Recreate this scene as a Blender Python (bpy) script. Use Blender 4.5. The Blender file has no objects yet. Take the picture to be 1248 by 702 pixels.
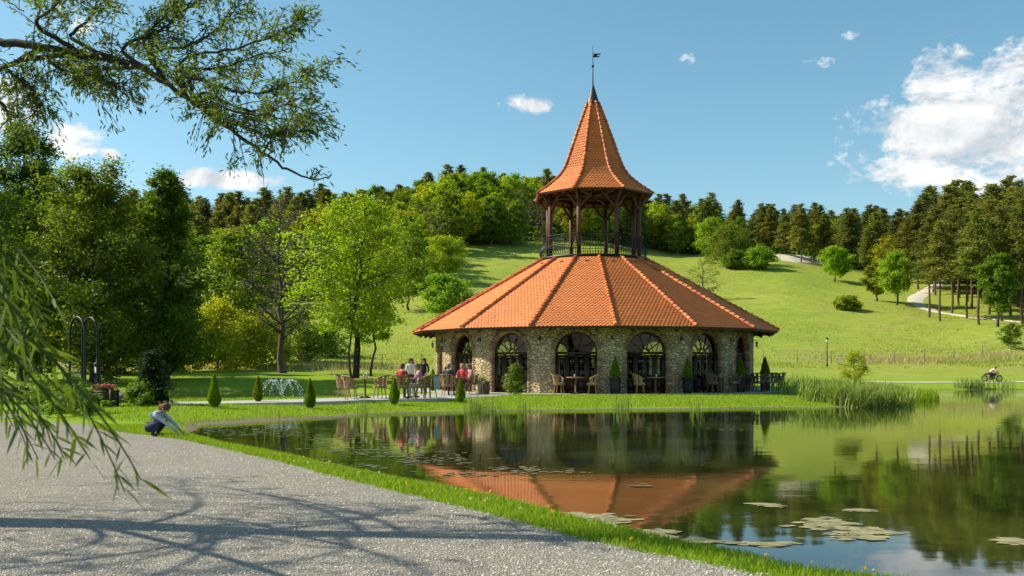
import bpy, math, random
import numpy as np
from mathutils import Vector, Matrix

# ------------------------------------------------------------------ camera, sky, sun, exposure
SC = bpy.context.scene
C = SC.collection
F, HX, HY, CAMZ = 1170.0, 624.0, 446.0, 1.55        # focal length in photo pixels, principal column, horizon row, eye height over the water
cam_d = bpy.data.cameras.new('camera')
cam_d.sensor_width = 36.0
cam_d.lens = F / 1248.0 * 36.0
cam_d.shift_y = (HY - 351.0) / 1248.0
cam_d.clip_start = 0.1
cam_d.clip_end = 3000.0
cam_d.dof.use_dof = True
cam_d.dof.focus_distance = 42.0
cam_d.dof.aperture_fstop = 5.6
cam = bpy.data.objects.new('camera', cam_d)
cam.location = (0, 0, CAMZ)
cam.rotation_euler = (math.radians(90), 0, 0)
C.objects.link(cam)
SC.camera = cam

SUN_EL = math.radians(38.0)
SUN_DIR = Vector((-0.985 * math.cos(SUN_EL), 0.17 * math.cos(SUN_EL), math.sin(SUN_EL))).normalized()   # towards the sun
SUN_AZ = math.atan2(SUN_DIR.x, SUN_DIR.y)
sun_d = bpy.data.lights.new('sun', 'SUN')
sun_d.energy = 5.0
sun_d.angle = math.radians(0.5)
sun_d.color = (1.0, 0.91, 0.72)
sun = bpy.data.objects.new('sun', sun_d)
sun.rotation_euler = (-SUN_DIR).to_track_quat('-Z', 'Y').to_euler()
sun.location = (-30, 20, 40)
C.objects.link(sun)

SC.view_settings.view_transform = 'Standard'
SC.view_settings.look = 'None'
SC.view_settings.exposure = 0.60
SC.view_settings.gamma = 1.0
SC.render.engine = 'CYCLES'
SC.cycles.max_bounces = 8
SC.cycles.diffuse_bounces = 3
SC.cycles.glossy_bounces = 3
SC.cycles.transmission_bounces = 5
SC.cycles.transparent_max_bounces = 12
SC.cycles.caustics_reflective = False
SC.cycles.caustics_refractive = False
SC.cycles.use_denoising = True

class NT:
    """tiny node-tree helper"""
    def __init__(s, tree):
        s.t = tree
        s.n = tree.nodes
        s.n.clear()
    def new(s, typ, **kw):
        nd = s.n.new(typ)
        for k, v in kw.items():
            setattr(nd, k, v)
        return nd
    def link(s, a, b):
        s.t.links.new(a, b)
    def put(s, sock, v):
        if isinstance(v, bpy.types.NodeSocket):
            s.link(v, sock)
        else:
            sock.default_value = v
    def math(s, op, a, b=0.0, c=0.0, clamp=False):
        nd = s.new('ShaderNodeMath', operation=op, use_clamp=clamp)
        s.put(nd.inputs[0], a); s.put(nd.inputs[1], b); s.put(nd.inputs[2], c)
        return nd.outputs[0]
    def noise(s, vec, scale, detail=4.0, rough=0.55, dist=0.0):
        nd = s.new('ShaderNodeTexNoise')
        if vec is not None: s.link(vec, nd.inputs['Vector'])
        nd.inputs['Scale'].default_value = scale
        nd.inputs['Detail'].default_value = detail
        nd.inputs['Roughness'].default_value = rough
        nd.inputs['Distortion'].default_value = dist
        return nd.outputs['Fac']
    def ramp(s, fac, stops, interp='LINEAR'):
        nd = s.new('ShaderNodeValToRGB')
        nd.color_ramp.interpolation = interp
        el = nd.color_ramp.elements
        while len(el) < len(stops): el.new(0.5)
        for e, (p, c) in zip(el, stops):
            e.position = p
            e.color = (c[0], c[1], c[2], 1) if not isinstance(c, (int, float)) else (c, c, c, 1)
        s.put(nd.inputs[0], fac)
        return nd.outputs[0]
    def mix(s, fac, a, b, blend='MIX'):
        nd = s.new('ShaderNodeMix', data_type='RGBA', blend_type=blend)
        s.put(nd.inputs[0], fac)
        for sock, v in ((nd.inputs[6], a), (nd.inputs[7], b)):
            if isinstance(v, bpy.types.NodeSocket): s.link(v, sock)
            else: sock.default_value = (v[0], v[1], v[2], 1)
        return nd.outputs[2]
    def maprange(s, v, a, b, c=0.0, d=1.0):
        nd = s.new('ShaderNodeMapRange', clamp=True)
        s.put(nd.inputs[0], v)
        for i, q in enumerate((a, b, c, d)): nd.inputs[1 + i].default_value = q
        return nd.outputs[0]

# world: Nishita sky with cumulus clouds given by direction (azimuth, elevation)
world = bpy.data.worlds.new('World')
SC.world = world
world.cycles.sampling_method = 'MANUAL'
world.cycles.sample_map_resolution = 512
world.use_nodes = True
w = NT(world.node_tree)
sky = w.new('ShaderNodeTexSky', sky_type='NISHITA', sun_disc=False)
sky.sun_elevation = SUN_EL
sky.sun_rotation = SUN_AZ
sky.altitude = 300.0
sky.air_density = 1.0
sky.dust_density = 0.8
sky.ozone_density = 1.6
tc = w.new('ShaderNodeTexCoord')
sep = w.new('ShaderNodeSeparateXYZ')
w.link(tc.outputs['Generated'], sep.inputs[0])
X, Y, Z = sep.outputs
az = w.math('ARCTAN2', X, Y)
el = w.math('ARCSINE', Z)
comb = w.new('ShaderNodeCombineXYZ')
w.link(az, comb.inputs[0]); w.link(w.math('MULTIPLY', el, 1.5), comb.inputs[1])
CV = comb.outputs[0]
warp = w.noise(CV, 30.0, 4.0, 0.6)
warp2 = w.noise(CV, 90.0, 3.0, 0.6)
fbm = w.noise(CV, 11.0, 6.0, 0.62, 0.6)
offs = w.new('ShaderNodeVectorMath', operation='ADD')
w.link(CV, offs.inputs[0]); offs.inputs[1].default_value = (-0.012, 0.022, 0)
fbm_o = w.noise(offs.outputs[0], 11.0, 5.0, 0.6, 0.6)
CL = [(1205, 165, 120, 62, 1.15), (1150, 102, 38, 42, 1.2), (1112, 205, 46, 32, 1.15), (1135, 165, 60, 45, 1.2), (1250, 112, 70, 52, 1.1), (1165, 150, 70, 45, 1.1), (1330, 165, 150, 90, 1.2), (1440, 120, 120, 70, 1.1),
      (645, 128, 36, 12, .8), (838, 72, 14, 12, .15), (1003, 75, 24, 8, .15), (1037, 44, 18, 11, .2), (1042, 218, 22, 16, .4), (1077, 151, 8, 8, .3),
      (82, 168, 34, 24, .8), (133, 188, 12, 8, .6), (220, 221, 34, 9, 1.2), (278, 218, 60, 11, 1.4), (100, 30, 36, 16, .35), (-60, 120, 90, 45, 1.0), (-220, 200, 140, 60, 1.1), (1620, 210, 130, 60, 1.1), (-420, 120, 90, 50, 1.0)]
field = None
for (px, py, rx, ry, amp) in CL:
    a0 = math.atan((px - HX) / F); e0 = math.atan((HY - py) / F * math.cos(a0))
    dx = w.math('MULTIPLY', w.math('SUBTRACT', az, a0), F / rx / 1.15)
    dy = w.math('MULTIPLY', w.math('SUBTRACT', el, e0), F / ry / 1.0)
    q = w.math('SUBTRACT', amp, w.math('ADD', w.math('MULTIPLY', dx, dx), w.math('MULTIPLY', dy, dy)))
    field = q if field is None else w.math('MAXIMUM', field, q)
field = w.math('MAXIMUM', field, -1.2)
# the sky goes on with scattered clouds outside the frame
gen = w.math('MULTIPLY', w.math('SUBTRACT', w.noise(tc.outputs['Generated'], 2.3, 4.0, 0.5), 0.60), 9.0)
outside = w.maprange(w.math('ABSOLUTE', az), 0.62, 1.0)
gen = w.math('ADD', w.math('MULTIPLY', outside, w.math('ADD', gen, 1.2)), -1.2)
field = w.math('MAXIMUM', field, gen)
edge = w.math('ADD', w.math('MULTIPLY', w.math('SUBTRACT', fbm, 0.5), 3.4), w.math('ADD', w.math('MULTIPLY', w.math('SUBTRACT', warp, 0.5), 1.7), w.math('MULTIPLY', w.math('SUBTRACT', warp2, 0.5), 1.8)))
dens = w.maprange(w.math('ADD', field, edge), 0.08, 0.85)
lit = w.maprange(w.math('ADD', w.math('MULTIPLY', w.math('SUBTRACT', fbm, fbm_o), 3.0), w.math('MULTIPLY', w.math('SUBTRACT', warp, .5), .5)), -0.32, 0.30)
ccol = w.mix(lit, (4.2, 4.5, 4.8), (7.0, 6.95, 6.8))  # sunlit white and shaded grey sides painted into the cloud colour
hsv = w.new('ShaderNodeHueSaturation')
hsv.inputs['Hue'].default_value = 0.472
hsv.inputs['Saturation'].default_value = 1.12
hsv.inputs['Value'].default_value = 1.0
w.link(sky.outputs[0], hsv.inputs['Color'])
skyc = w.mix(w.math('MULTIPLY', dens, 0.96), hsv.outputs[0], ccol)
bg = w.new('ShaderNodeBackground')
w.link(skyc, bg.inputs[0])
bg.inputs[1].default_value = 0.104
wo = w.new('ShaderNodeOutputWorld')
w.link(bg.outputs[0], wo.inputs[0])

# ------------------------------------------------------------------ helpers
rng = np.random.default_rng(7)
random.seed(7)

def px_at(px, py, Yd):
    """photo pixel + distance -> point"""
    return Vector(((px - HX) / F * Yd, Yd, CAMZ + (HY - py) / F * Yd))

def px_on(px, py, z):
    """photo pixel on the level z"""
    Yd = (CAMZ - z) * F / (py - HY)
    return Vector(((px - HX) / F * Yd, Yd, z))

class MB:
    """collects geometry, builds one mesh"""
    def __init__(s):
        s.v = []; s.f = {}; s.n = 0; s.mi = {}; s.at = {}
    def add(s, verts, faces, rnd=None, mi=0):
        verts = np.asarray(verts, dtype=np.float64).reshape(-1, 3)
        faces = np.asarray(faces, dtype=np.int64)
        if faces.ndim == 1: faces = faces.reshape(1, -1)
        k = faces.shape[1]
        s.v.append(verts)
        s.f.setdefault(k, []).append(faces + s.n)
        s.mi.setdefault(k, []).append(np.full(len(faces), mi, dtype=np.int32))
        r = np.zeros(len(faces)) if rnd is None else np.broadcast_to(np.asarray(rnd, dtype=np.float64), (len(faces),))
        s.at.setdefault(k, []).append(r)
        s.n += len(verts)
    def box(s, c, size, rot=None, rnd=None, mi=0):
        x, y, z = (q / 2 for q in size)
        v = np.array([[-x,-y,-z],[x,-y,-z],[x,y,-z],[-x,y,-z],[-x,-y,z],[x,-y,z],[x,y,z],[-x,y,z]])
        if rot is not None: v = v @ np.array(rot).T
        s.add(v + np.array(c), [[0,3,2,1],[4,5,6,7],[0,1,5,4],[1,2,6,5],[2,3,7,6],[3,0,4,7]], rnd, mi)
    def beam(s, a, b, wd, ht, up=(0,0,1), rnd=None, mi=0):
        a = np.array(a, float); b = np.array(b, float)
        d = b - a; L = np.linalg.norm(d); d /= L
        u = np.array(up, float)
        if abs(np.dot(u, d)) > 0.98: u = np.array((0, 1.0, 0))
        r = np.cross(d, u); r /= np.linalg.norm(r); u = np.cross(r, d)
        s.box((a + b) / 2, (wd, L, ht), np.stack([r, d, u], 1), rnd, mi)
    def tube(s, pts, rad, n=6, rnd=None, mi=0, cap=True):
        pts = np.asarray(pts, float); m = len(pts)
        rad = np.broadcast_to(np.asarray(rad, float), (m,))
        tan = np.gradient(pts, axis=0); tan /= np.linalg.norm(tan, axis=1)[:, None] + 1e-9
        ref = np.array((0.13, 0.31, 1.0)) if abs(tan[0][2]) < 0.9 else np.array((1.0, 0.2, 0.1))
        a = np.cross(tan, ref); a /= np.linalg.norm(a, axis=1)[:, None] + 1e-9
        b = np.cross(tan, a)
        th = np.arange(n) / n * 2 * np.pi
        ring = pts[:, None, :] + rad[:, None, None] * (np.cos(th)[None, :, None] * a[:, None, :] + np.sin(th)[None, :, None] * b[:, None, :])
        i = np.arange(m - 1)[:, None] * n; j = np.arange(n)[None, :]; k = (j + 1) % n
        fc = np.stack([i + j, i + k, i + n + k, i + n + j], -1).reshape(-1, 4)
        s.add(ring.reshape(-1, 3), fc, rnd, mi)
        if cap:
            s.add(ring[0][::-1], np.arange(n), rnd, mi); s.add(ring[-1], np.arange(n), rnd, mi)
    def lathe(s, prof, n=16, c=(0,0,0), rnd=None, mi=0, phase=0.0):
        prof = np.asarray(prof, float); m = len(prof)
        th = np.arange(n) / n * 2 * np.pi + phase
        v = np.stack([prof[:, 0][:, None] * np.cos(th), prof[:, 0][:, None] * np.sin(th), np.repeat(prof[:, 1][:, None], n, 1)], -1).reshape(-1, 3) + np.array(c)
        i = np.arange(m - 1)[:, None] * n; j = np.arange(n)[None, :]; k = (j + 1) % n
        s.add(v, np.stack([i + j, i + k, i + n + k, i + n + j], -1).reshape(-1, 4), rnd, mi)
    def leaves(s, cen, L, W, up=0.4, rnd=None, dirs=None, mi=0, out=None):
        """cen Nx3; folded diamond leaves, random facing"""
        n = len(cen)
        if dirs is None:
            d = rng.normal(size=(n, 3)); d[:, 2] *= 0.6
        else:
            d = np.asarray(dirs, float) + rng.normal(size=(n, 3)) * 1e-3
        d /= np.linalg.norm(d, axis=1)[:, None]
        nn = rng.normal(size=(n, 3)); nn[:, 2] = np.abs(nn[:, 2]) + up
        if out is not None: nn = nn * .55 + out / (np.linalg.norm(out, axis=1)[:, None] + 1e-6) * 1.0
        r = np.cross(d, nn); r /= np.linalg.norm(r, axis=1)[:, None] + 1e-9
        L = np.broadcast_to(np.asarray(L, float), (n,))[:, None]; W = np.broadcast_to(np.asarray(W, float), (n,))[:, None]
        v = np.stack([cen - d * L / 2, cen + r * W / 2, cen + d * L / 2, cen - r * W / 2], 1).reshape(-1, 3)
        f = np.arange(n)[:, None] * 4 + np.array([0, 1, 2, 3])
        s.add(v, f, rng.random(n) if rnd is None else rnd, mi)
    def blob(s, c, r, rnd=None, mi=0, seg=8, rings=5, jit=0.0):
        c = np.array(c, float); r = np.broadcast_to(np.asarray(r, float), (3,))
        ph = np.linspace(0.0, np.pi, rings + 2)[1:-1]
        th = np.arange(seg) / seg * 2 * np.pi
        v = np.stack([np.sin(ph)[:, None] * np.cos(th), np.sin(ph)[:, None] * np.sin(th), np.repeat(np.cos(ph)[:, None], seg, 1)], -1).reshape(-1, 3)
        v = np.vstack([v, [[0, 0, 1], [0, 0, -1]]])
        if jit: v = v * (1 + rng.normal(size=(len(v), 1)) * jit)
        i = np.arange(rings - 1)[:, None] * seg; j = np.arange(seg)[None, :]; k = (j + 1) % seg
        q = np.stack([i + j, i + seg + j, i + seg + k, i + k], -1).reshape(-1, 4)
        base = s.n
        s.add(v * r + c, q, rnd, mi)
        t = rings * seg; b0 = (rings - 1) * seg
        tri = [[t, a, (a + 1) % seg] for a in range(seg)] + [[t + 1, b0 + (a + 1) % seg, b0 + a] for a in range(seg)]
        s.n = base
        s.v.append(np.zeros((0, 3)))
        s.f.setdefault(3, []).append(np.array(tri) + base)
        s.mi.setdefault(3, []).append(np.full(len(tri), mi, dtype=np.int32))
        s.at.setdefault(3, []).append(np.zeros(len(tri)) if rnd is None else np.full(len(tri), rnd))
        s.n = base + len(v)
    def mesh(s, name, mats, smooth=False):
        me = bpy.data.meshes.new(name)
        V = np.vstack(s.v) if s.v else np.zeros((0, 3))
        idx, tot, mi, at = [], [], [], []
        for k in s.f:
            fa = np.vstack(s.f[k]); idx.append(fa.reshape(-1)); tot.append(np.full(len(fa), k))
            mi.append(np.concatenate(s.mi[k])); at.append(np.concatenate(s.at[k]))
        idx = np.concatenate(idx); tot = np.concatenate(tot); mi = np.concatenate(mi); at = np.concatenate(at)
        me.vertices.add(len(V)); me.vertices.foreach_set('co', V.astype(np.float32).reshape(-1))
        me.loops.add(len(idx)); me.loops.foreach_set('vertex_index', idx.astype(np.int32))
        me.polygons.add(len(tot))
        me.polygons.foreach_set('loop_start', np.concatenate([[0], np.cumsum(tot)[:-1]]).astype(np.int32))
        me.polygons.foreach_set('loop_total', tot.astype(np.int32))
        me.polygons.foreach_set('material_index', mi)
        if smooth: me.polygons.foreach_set('use_smooth', np.ones(len(tot), dtype=bool))
        a = me.attributes.new('rnd', 'FLOAT', 'FACE'); a.data.foreach_set('value', at.astype(np.float32))
        for m in (mats if isinstance(mats, (list, tuple)) else [mats]): me.materials.append(m)
        me.update(calc_edges=True)
        return me
    def build(s, name, mats, parent=None, smooth=False, **kw):
        return link(name, s.mesh(name, mats, smooth), parent, **kw)

def link(name, data, parent=None, loc=None, rz=None, **props):
    o = bpy.data.objects.new(name, data)
    C.objects.link(o)
    if parent is not None: o.parent = parent
    if loc is not None: o.location = loc
    if rz is not None: o.rotation_euler = (0, 0, rz)
    for k, v in props.items(): o[k] = v
    return o

def thing(name, label, cat, loc=(0, 0, 0), rz=0.0, group=None, scale=1.0):
    o = link(name, None, None, loc, rz, label=label, category=cat)
    o.empty_display_size = 0.3
    o.scale = (scale,) * 3
    if group: o['group'] = group
    return o

def copy_tree(o, parent=None, loc=None, rz=None, scale=None, label=None):
    c = o.copy(); C.objects.link(c); c.parent = parent
    if loc is not None: c.location = loc
    if rz is not None: c.rotation_euler = (0, 0, rz)
    if scale is not None: c.scale = scale if isinstance(scale, tuple) else (scale,) * 3
    if label: c['label'] = label
    for ch in KIDS.get(o.name, []):
        copy_tree(ch, c)
    return c
KIDS = {}
def index_kids():
    KIDS.clear()
    for ob in C.objects:
        if ob.parent is not None: KIDS.setdefault(ob.parent.name, []).append(ob)

# ------------------------------------------------------------------ materials
def material(name):
    m = bpy.data.materials.new(name)
    m.use_nodes = True
    return m, NT(m.node_tree)

def finish(nt, surf):
    o = nt.new('ShaderNodeOutputMaterial')
    nt.link(surf, o.inputs[0])

def bump(nt, h, strength=0.4, dist=0.02):
    b = nt.new('ShaderNodeBump')
    b.inputs['Strength'].default_value = strength
    b.inputs['Distance'].default_value = dist
    nt.link(h, b.inputs['Height'])
    return b.outputs[0]

def principled(nt, col, rough=0.6, nrm=None, metal=0.0, spec=0.4):
    p = nt.new('ShaderNodeBsdfPrincipled')
    nt.put(p.inputs['Base Color'], col if isinstance(col, bpy.types.NodeSocket) else (col[0], col[1], col[2], 1))
    nt.put(p.inputs['Roughness'], rough)
    p.inputs['Metallic'].default_value = metal
    p.inputs['Specular IOR Level'].default_value = spec
    if nrm is not None: nt.link(nrm, p.inputs['Normal'])
    return p.outputs[0]

def plain(name, c1, c2=None, scale=8.0, rough=0.6, bumps=0.2, metal=0.0, spec=0.4, rndmix=0.0, coords='Object'):
    m, nt = material(name)
    c2 = c2 or tuple(q * 0.7 for q in c1)
    t = nt.new('ShaderNodeTexCoord').outputs[coords]
    n = nt.noise(t, scale, 6.0, 0.62)
    col = nt.mix(nt.maprange(n, 0.3, 0.7), c1, c2)
    if rndmix:
        a = nt.new('ShaderNodeAttribute', attribute_name='rnd')
        hv = nt.new('ShaderNodeHueSaturation')
        nt.link(nt.math('MULTIPLY_ADD', a.outputs['Fac'], 2 * rndmix, 1 - rndmix), hv.inputs['Value'])
        nt.link(nt.math('MULTIPLY_ADD', a.outputs['Fac'], 0.02, 0.49), hv.inputs['Hue'])
        nt.link(col, hv.inputs['Color']); col = hv.outputs[0]
    nr = bump(nt, nt.noise(t, scale * 5, 4.0, 0.6), bumps, 0.01) if bumps else None
    finish(nt, principled(nt, col, rough, nr, metal, spec))
    return m

def leafmat(name, c1, c2, trans=0.35, objvar=0.25, hue=0.03, rough=0.5):
    """foliage: two leaf colours by leaf, per-tree variation, light through the leaf"""
    m, nt = material(name)
    a = nt.new('ShaderNodeAttribute', attribute_name='rnd').outputs['Fac']
    col = nt.mix(a, c1, c2)
    oi = nt.new('ShaderNodeObjectInfo').outputs['Random']
    hv = nt.new('ShaderNodeHueSaturation')
    nt.link(nt.math('MULTIPLY_ADD', oi, 2 * hue, 0.5 - hue), hv.inputs['Hue'])
    wn = nt.new('ShaderNodeTexWhiteNoise', noise_dimensions='1D')
    nt.link(nt.math('MULTIPLY', oi, 91.7), wn.inputs['W'])
    nt.link(nt.math('MULTIPLY_ADD', wn.outputs[0], 2 * objvar, 1 - objvar), hv.inputs['Value'])
    nt.link(col, hv.inputs['Color'])
    p = principled(nt, hv.outputs[0], rough, None, 0.0, 0.25)
    tr = nt.new('ShaderNodeBsdfTranslucent')
    nt.link(nt.mix(1.0, hv.outputs[0], (1.25, 1.2, 0.55), 'MULTIPLY'), tr.inputs[0])
    mx = nt.new('ShaderNodeMixShader'); mx.inputs[0].default_value = trans
    nt.link(p, mx.inputs[1]); nt.link(tr.outputs[0], mx.inputs[2])
    finish(nt, mx.outputs[0])
    return m

M = {}
M['bark'] = plain('bark', (0.055, 0.042, 0.03), (0.025, 0.02, 0.015), 6, 0.9, 0.8)
M['bark_pale'] = plain('bark_pale', (0.20, 0.155, 0.11), (0.10, 0.075, 0.055), 5, 0.9, 0.6)
M['bark_pine'] = plain('bark_pine', (0.15, 0.09, 0.055), (0.07, 0.05, 0.035), 3, 0.9, 0.6)
M['twig'] = plain('twig', (0.13, 0.10, 0.075), (0.07, 0.055, 0.04), 4, 0.9, 0.0)
M['leaf_bright'] = leafmat('leaf_bright', (0.18, 0.32, 0.012), (0.29, 0.42, 0.02), 0.55, 0.12, 0.012)
M['leaf_spring'] = leafmat('leaf_spring', (0.22, 0.31, 0.014), (0.37, 0.43, 0.02), 0.55, 0.3, 0.03)
M['leaf_mid'] = leafmat('leaf_mid', (0.11, 0.205, 0.014), (0.20, 0.29, 0.02), 0.52, 0.3, 0.02)
M['leaf_dark'] = leafmat('leaf_dark', (0.075, 0.155, 0.011), (0.15, 0.24, 0.016), 0.52, 0.2, 0.015)
M['leaf_olive'] = leafmat('leaf_olive', (0.11, 0.16, 0.014), (0.20, 0.245, 0.022), 0.52, 0.15, 0.01)
M['needle'] = leafmat('needle', (0.11, 0.14, 0.026), (0.23, 0.24, 0.05), 0.40, 0.3, 0.02)
M['needle_spruce'] = leafmat('needle_spruce', (0.022, 0.05, 0.014), (0.04, 0.08, 0.02), 0.18, 0.1, 0.01)
M['leaf_topiary'] = leafmat('leaf_topiary', (0.12, 0.21, 0.012), (0.22, 0.32, 0.018), 0.42, 0.12, 0.01)
M['leaf_willow'] = leafmat('leaf_willow', (0.08, 0.135, 0.018), (0.16, 0.22, 0.03), 0.5, 0.05, 0.005)
M['willow_near'] = leafmat('willow_near', (0.07, 0.125, 0.016), (0.14, 0.195, 0.026), 0.42, 0.0, 0.0)
M['grass_blade'] = leafmat('grass_blade', (0.15, 0.26, 0.010), (0.27, 0.38, 0.018), 0.48, 0.0, 0.0)
M['reed'] = leafmat('reed', (0.17, 0.26, 0.045), (0.34, 0.40, 0.11), 0.42, 0.0, 0.0)
M['dry_grass'] = leafmat('dry_grass', (0.52, 0.45, 0.24), (0.36, 0.36, 0.12), 0.4, 0.0, 0.0)
M['flower_pink'] = leafmat('flower_pink', (0.45, 0.05, 0.13), (0.62, 0.22, 0.32), 0.3, 0.0, 0.0)
M['flower_mix'] = leafmat('flower_mix', (0.75, 0.72, 0.6), (0.75, 0.5, 0.03), 0.2, 0.0, 0.0)
M['wood_dark'] = plain('wood_dark', (0.07, 0.036, 0.022), (0.035, 0.018, 0.012), 5, 0.6, 0.4)
M['wood_red'] = plain('wood_red', (0.13, 0.055, 0.03), (0.075, 0.03, 0.018), 5, 0.65, 0.4)
M['wood_frame'] = plain('wood_frame', (0.06, 0.025, 0.014), (0.03, 0.014, 0.01), 5, 0.45, 0.2)
M['iron'] = plain('iron', (0.016, 0.017, 0.018), (0.028, 0.028, 0.028), 9, 0.45, 0.2, 0.6)
M['lead'] = plain('lead', (0.07, 0.07, 0.07), (0.035, 0.035, 0.036), 6, 0.5, 0.2, 0.4)
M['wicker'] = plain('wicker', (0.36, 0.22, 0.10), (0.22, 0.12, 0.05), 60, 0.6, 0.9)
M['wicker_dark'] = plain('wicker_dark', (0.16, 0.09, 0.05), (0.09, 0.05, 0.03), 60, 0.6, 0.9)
M['cushion'] = plain('cushion', (0.55, 0.45, 0.33), (0.45, 0.36, 0.25), 30, 0.9, 0.3)
M['pot'] = plain('pot', (0.022, 0.02, 0.022), (0.04, 0.037, 0.036), 7, 0.5, 0.2)
M['soil'] = plain('soil', (0.04, 0.03, 0.02), (0.02, 0.015, 0.01), 30, 0.95, 0.6)
M['white_linen'] = plain('white_linen', (0.72, 0.70, 0.66), (0.62, 0.60, 0.56), 12, 0.8, 0.2)
M['plaster'] = plain('plaster', (0.22, 0.18, 0.13), (0.16, 0.13, 0.09), 3, 0.9, 0.2)
M['floor_in'] = plain('floor_in', (0.16, 0.10, 0.06), (0.11, 0.07, 0.045), 3, 0.5, 0.1)
M['concrete'] = plain('concrete', (0.45, 0.43, 0.39), (0.34, 0.33, 0.30), 4, 0.85, 0.3)
M['dirt_road'] = plain('dirt_road', (0.62, 0.57, 0.48), (0.46, 0.42, 0.33), 1.2, 0.95, 0.5)
M['rock'] = plain('rock', (0.22, 0.20, 0.17), (0.11, 0.10, 0.09), 4, 0.9, 0.8)
M['lamp_glass'] = plain('lamp_glass', (0.55, 0.52, 0.44), None, 6, 0.2, 0.0)
M['water_drop'] = plain('water_drop', (0.80, 0.84, 0.86), (0.7, 0.75, 0.8), 6, 0.1, 0.0, 0.0, 0.6)
M['algae'] = plain('algae', (0.33, 0.29, 0.16), (0.21, 0.20, 0.09), 9, 0.6, 0.8, rndmix=.25)
M['lily'] = plain('lily', (0.10, 0.13, 0.05), (0.15, 0.14, 0.07), 3, 0.28, 0.2, rndmix=.4)
M['brick'] = plain('brick', (0.34, 0.23, 0.135), (0.25, 0.165, 0.095), 14, 0.85, 0.5, rndmix=.35)
M['tyre'] = plain('tyre', (0.015, 0.015, 0.015), (0.025, 0.025, 0.025), 20, 0.8, 0.2)
M['paint_dark'] = plain('paint_dark', (0.03, 0.03, 0.045), None, 6, 0.35, 0.0)
M['steel'] = plain('steel', (0.45, 0.45, 0.46), None, 6, 0.3, 0.0, 0.9)

# roof tile: fired clay, colour per tile
m, nt = material('clay_tile'); M['tile'] = m
t = nt.new('ShaderNodeTexCoord').outputs['Object']
a = nt.new('ShaderNodeAttribute', attribute_name='rnd').outputs['Fac']
big = nt.noise(t, 0.5, 4.0, 0.6)
c = nt.mix(a, (0.58, 0.165, 0.036), (0.66, 0.205, 0.05))
c = nt.mix(nt.maprange(big, 0.42, 0.75, 0.0, 0.5), c, (0.40, 0.12, 0.042))
c = nt.mix(nt.maprange(nt.noise(t, 14.0, 5.0, 0.7), 0.6, 0.85, 0.0, 0.3), c, (0.30, 0.10, 0.045))
finish(nt, principled(nt, c, 0.62, bump(nt, nt.noise(t, 40.0, 4.0, 0.6), 0.25, 0.01), 0.0, 0.35))
M['ridge_tile'] = plain('ridge_tile', (0.56, 0.165, 0.045), (0.42, 0.115, 0.036), 5, 0.6, 0.3, rndmix=.25)

# rubble limestone wall
m, nt = material('rubble_stone'); M['stone'] = m
t = nt.new('ShaderNodeTexCoord').outputs['Object']
wv = nt.new('ShaderNodeVectorMath', operation='ADD')
ns = nt.new('ShaderNodeTexNoise'); ns.inputs['Scale'].default_value = 3.0; ns.inputs['Detail'].default_value = 3.0
nt.link(t, ns.inputs['Vector'])
sc_ = nt.new('ShaderNodeVectorMath', operation='SCALE'); sc_.inputs['Scale'].default_value = 0.16
nt.link(ns.outputs['Color'], sc_.inputs[0]); nt.link(t, wv.inputs[0]); nt.link(sc_.outputs[0], wv.inputs[1])
mp = nt.new('ShaderNodeMapping'); mp.inputs['Scale'].default_value = (1.0, 1.0, 1.45); nt.link(wv.outputs[0], mp.inputs[0])
v1 = nt.new('ShaderNodeTexVoronoi', feature='F1'); v1.inputs['Scale'].default_value = 5.4; nt.link(mp.outputs[0], v1.inputs['Vector'])
v2 = nt.new('ShaderNodeTexVoronoi', feature='DISTANCE_TO_EDGE'); v2.inputs['Scale'].default_value = 5.4; nt.link(mp.outputs[0], v2.inputs['Vector'])
sx = nt.new('ShaderNodeSeparateColor'); nt.link(v1.outputs['Color'], sx.inputs[0])
c = nt.ramp(sx.outputs[0], [(0.0, (0.46, 0.33, 0.165)), (0.35, (0.68, 0.54, 0.31)), (0.6, (0.57, 0.44, 0.255)), (0.8, (0.78, 0.66, 0.45)), (1.0, (0.46, 0.36, 0.23))])
c = nt.mix(nt.maprange(nt.noise(t, 18.0, 5.0, 0.6), 0.35, 0.75, 0.0, 0.4), c, (0.19, 0.145, 0.09))
joint = nt.maprange(v2.outputs[0], 0.015, 0.075)
c = nt.mix(joint, (0.34, 0.27, 0.17), c)
hgt = nt.math('ADD', nt.math('MULTIPLY', nt.maprange(v2.outputs[0], 0.0, 0.16), 1.0), nt.math('MULTIPLY', nt.noise(t, 22.0, 5.0, 0.6), 0.4))
finish(nt, principled(nt, c, 0.92, bump(nt, hgt, 1.0, 0.06), 0.0, 0.2))

# glass panes
m, nt = material('window_glass'); M['glass'] = m
tr = nt.new('ShaderNodeBsdfTransparent'); tr.inputs[0].default_value = (0.58, 0.62, 0.57, 1)
gl = nt.new('ShaderNodeBsdfGlossy'); gl.inputs['Roughness'].default_value = 0.02; gl.inputs[0].default_value = (1, 1, 1, 1)
mx = nt.new('ShaderNodeMixShader')
mx.inputs[0].default_value = 0.03; nt.link(tr.outputs[0], mx.inputs[1]); nt.link(gl.outputs[0], mx.inputs[2])
finish(nt, mx.outputs[0])

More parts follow.
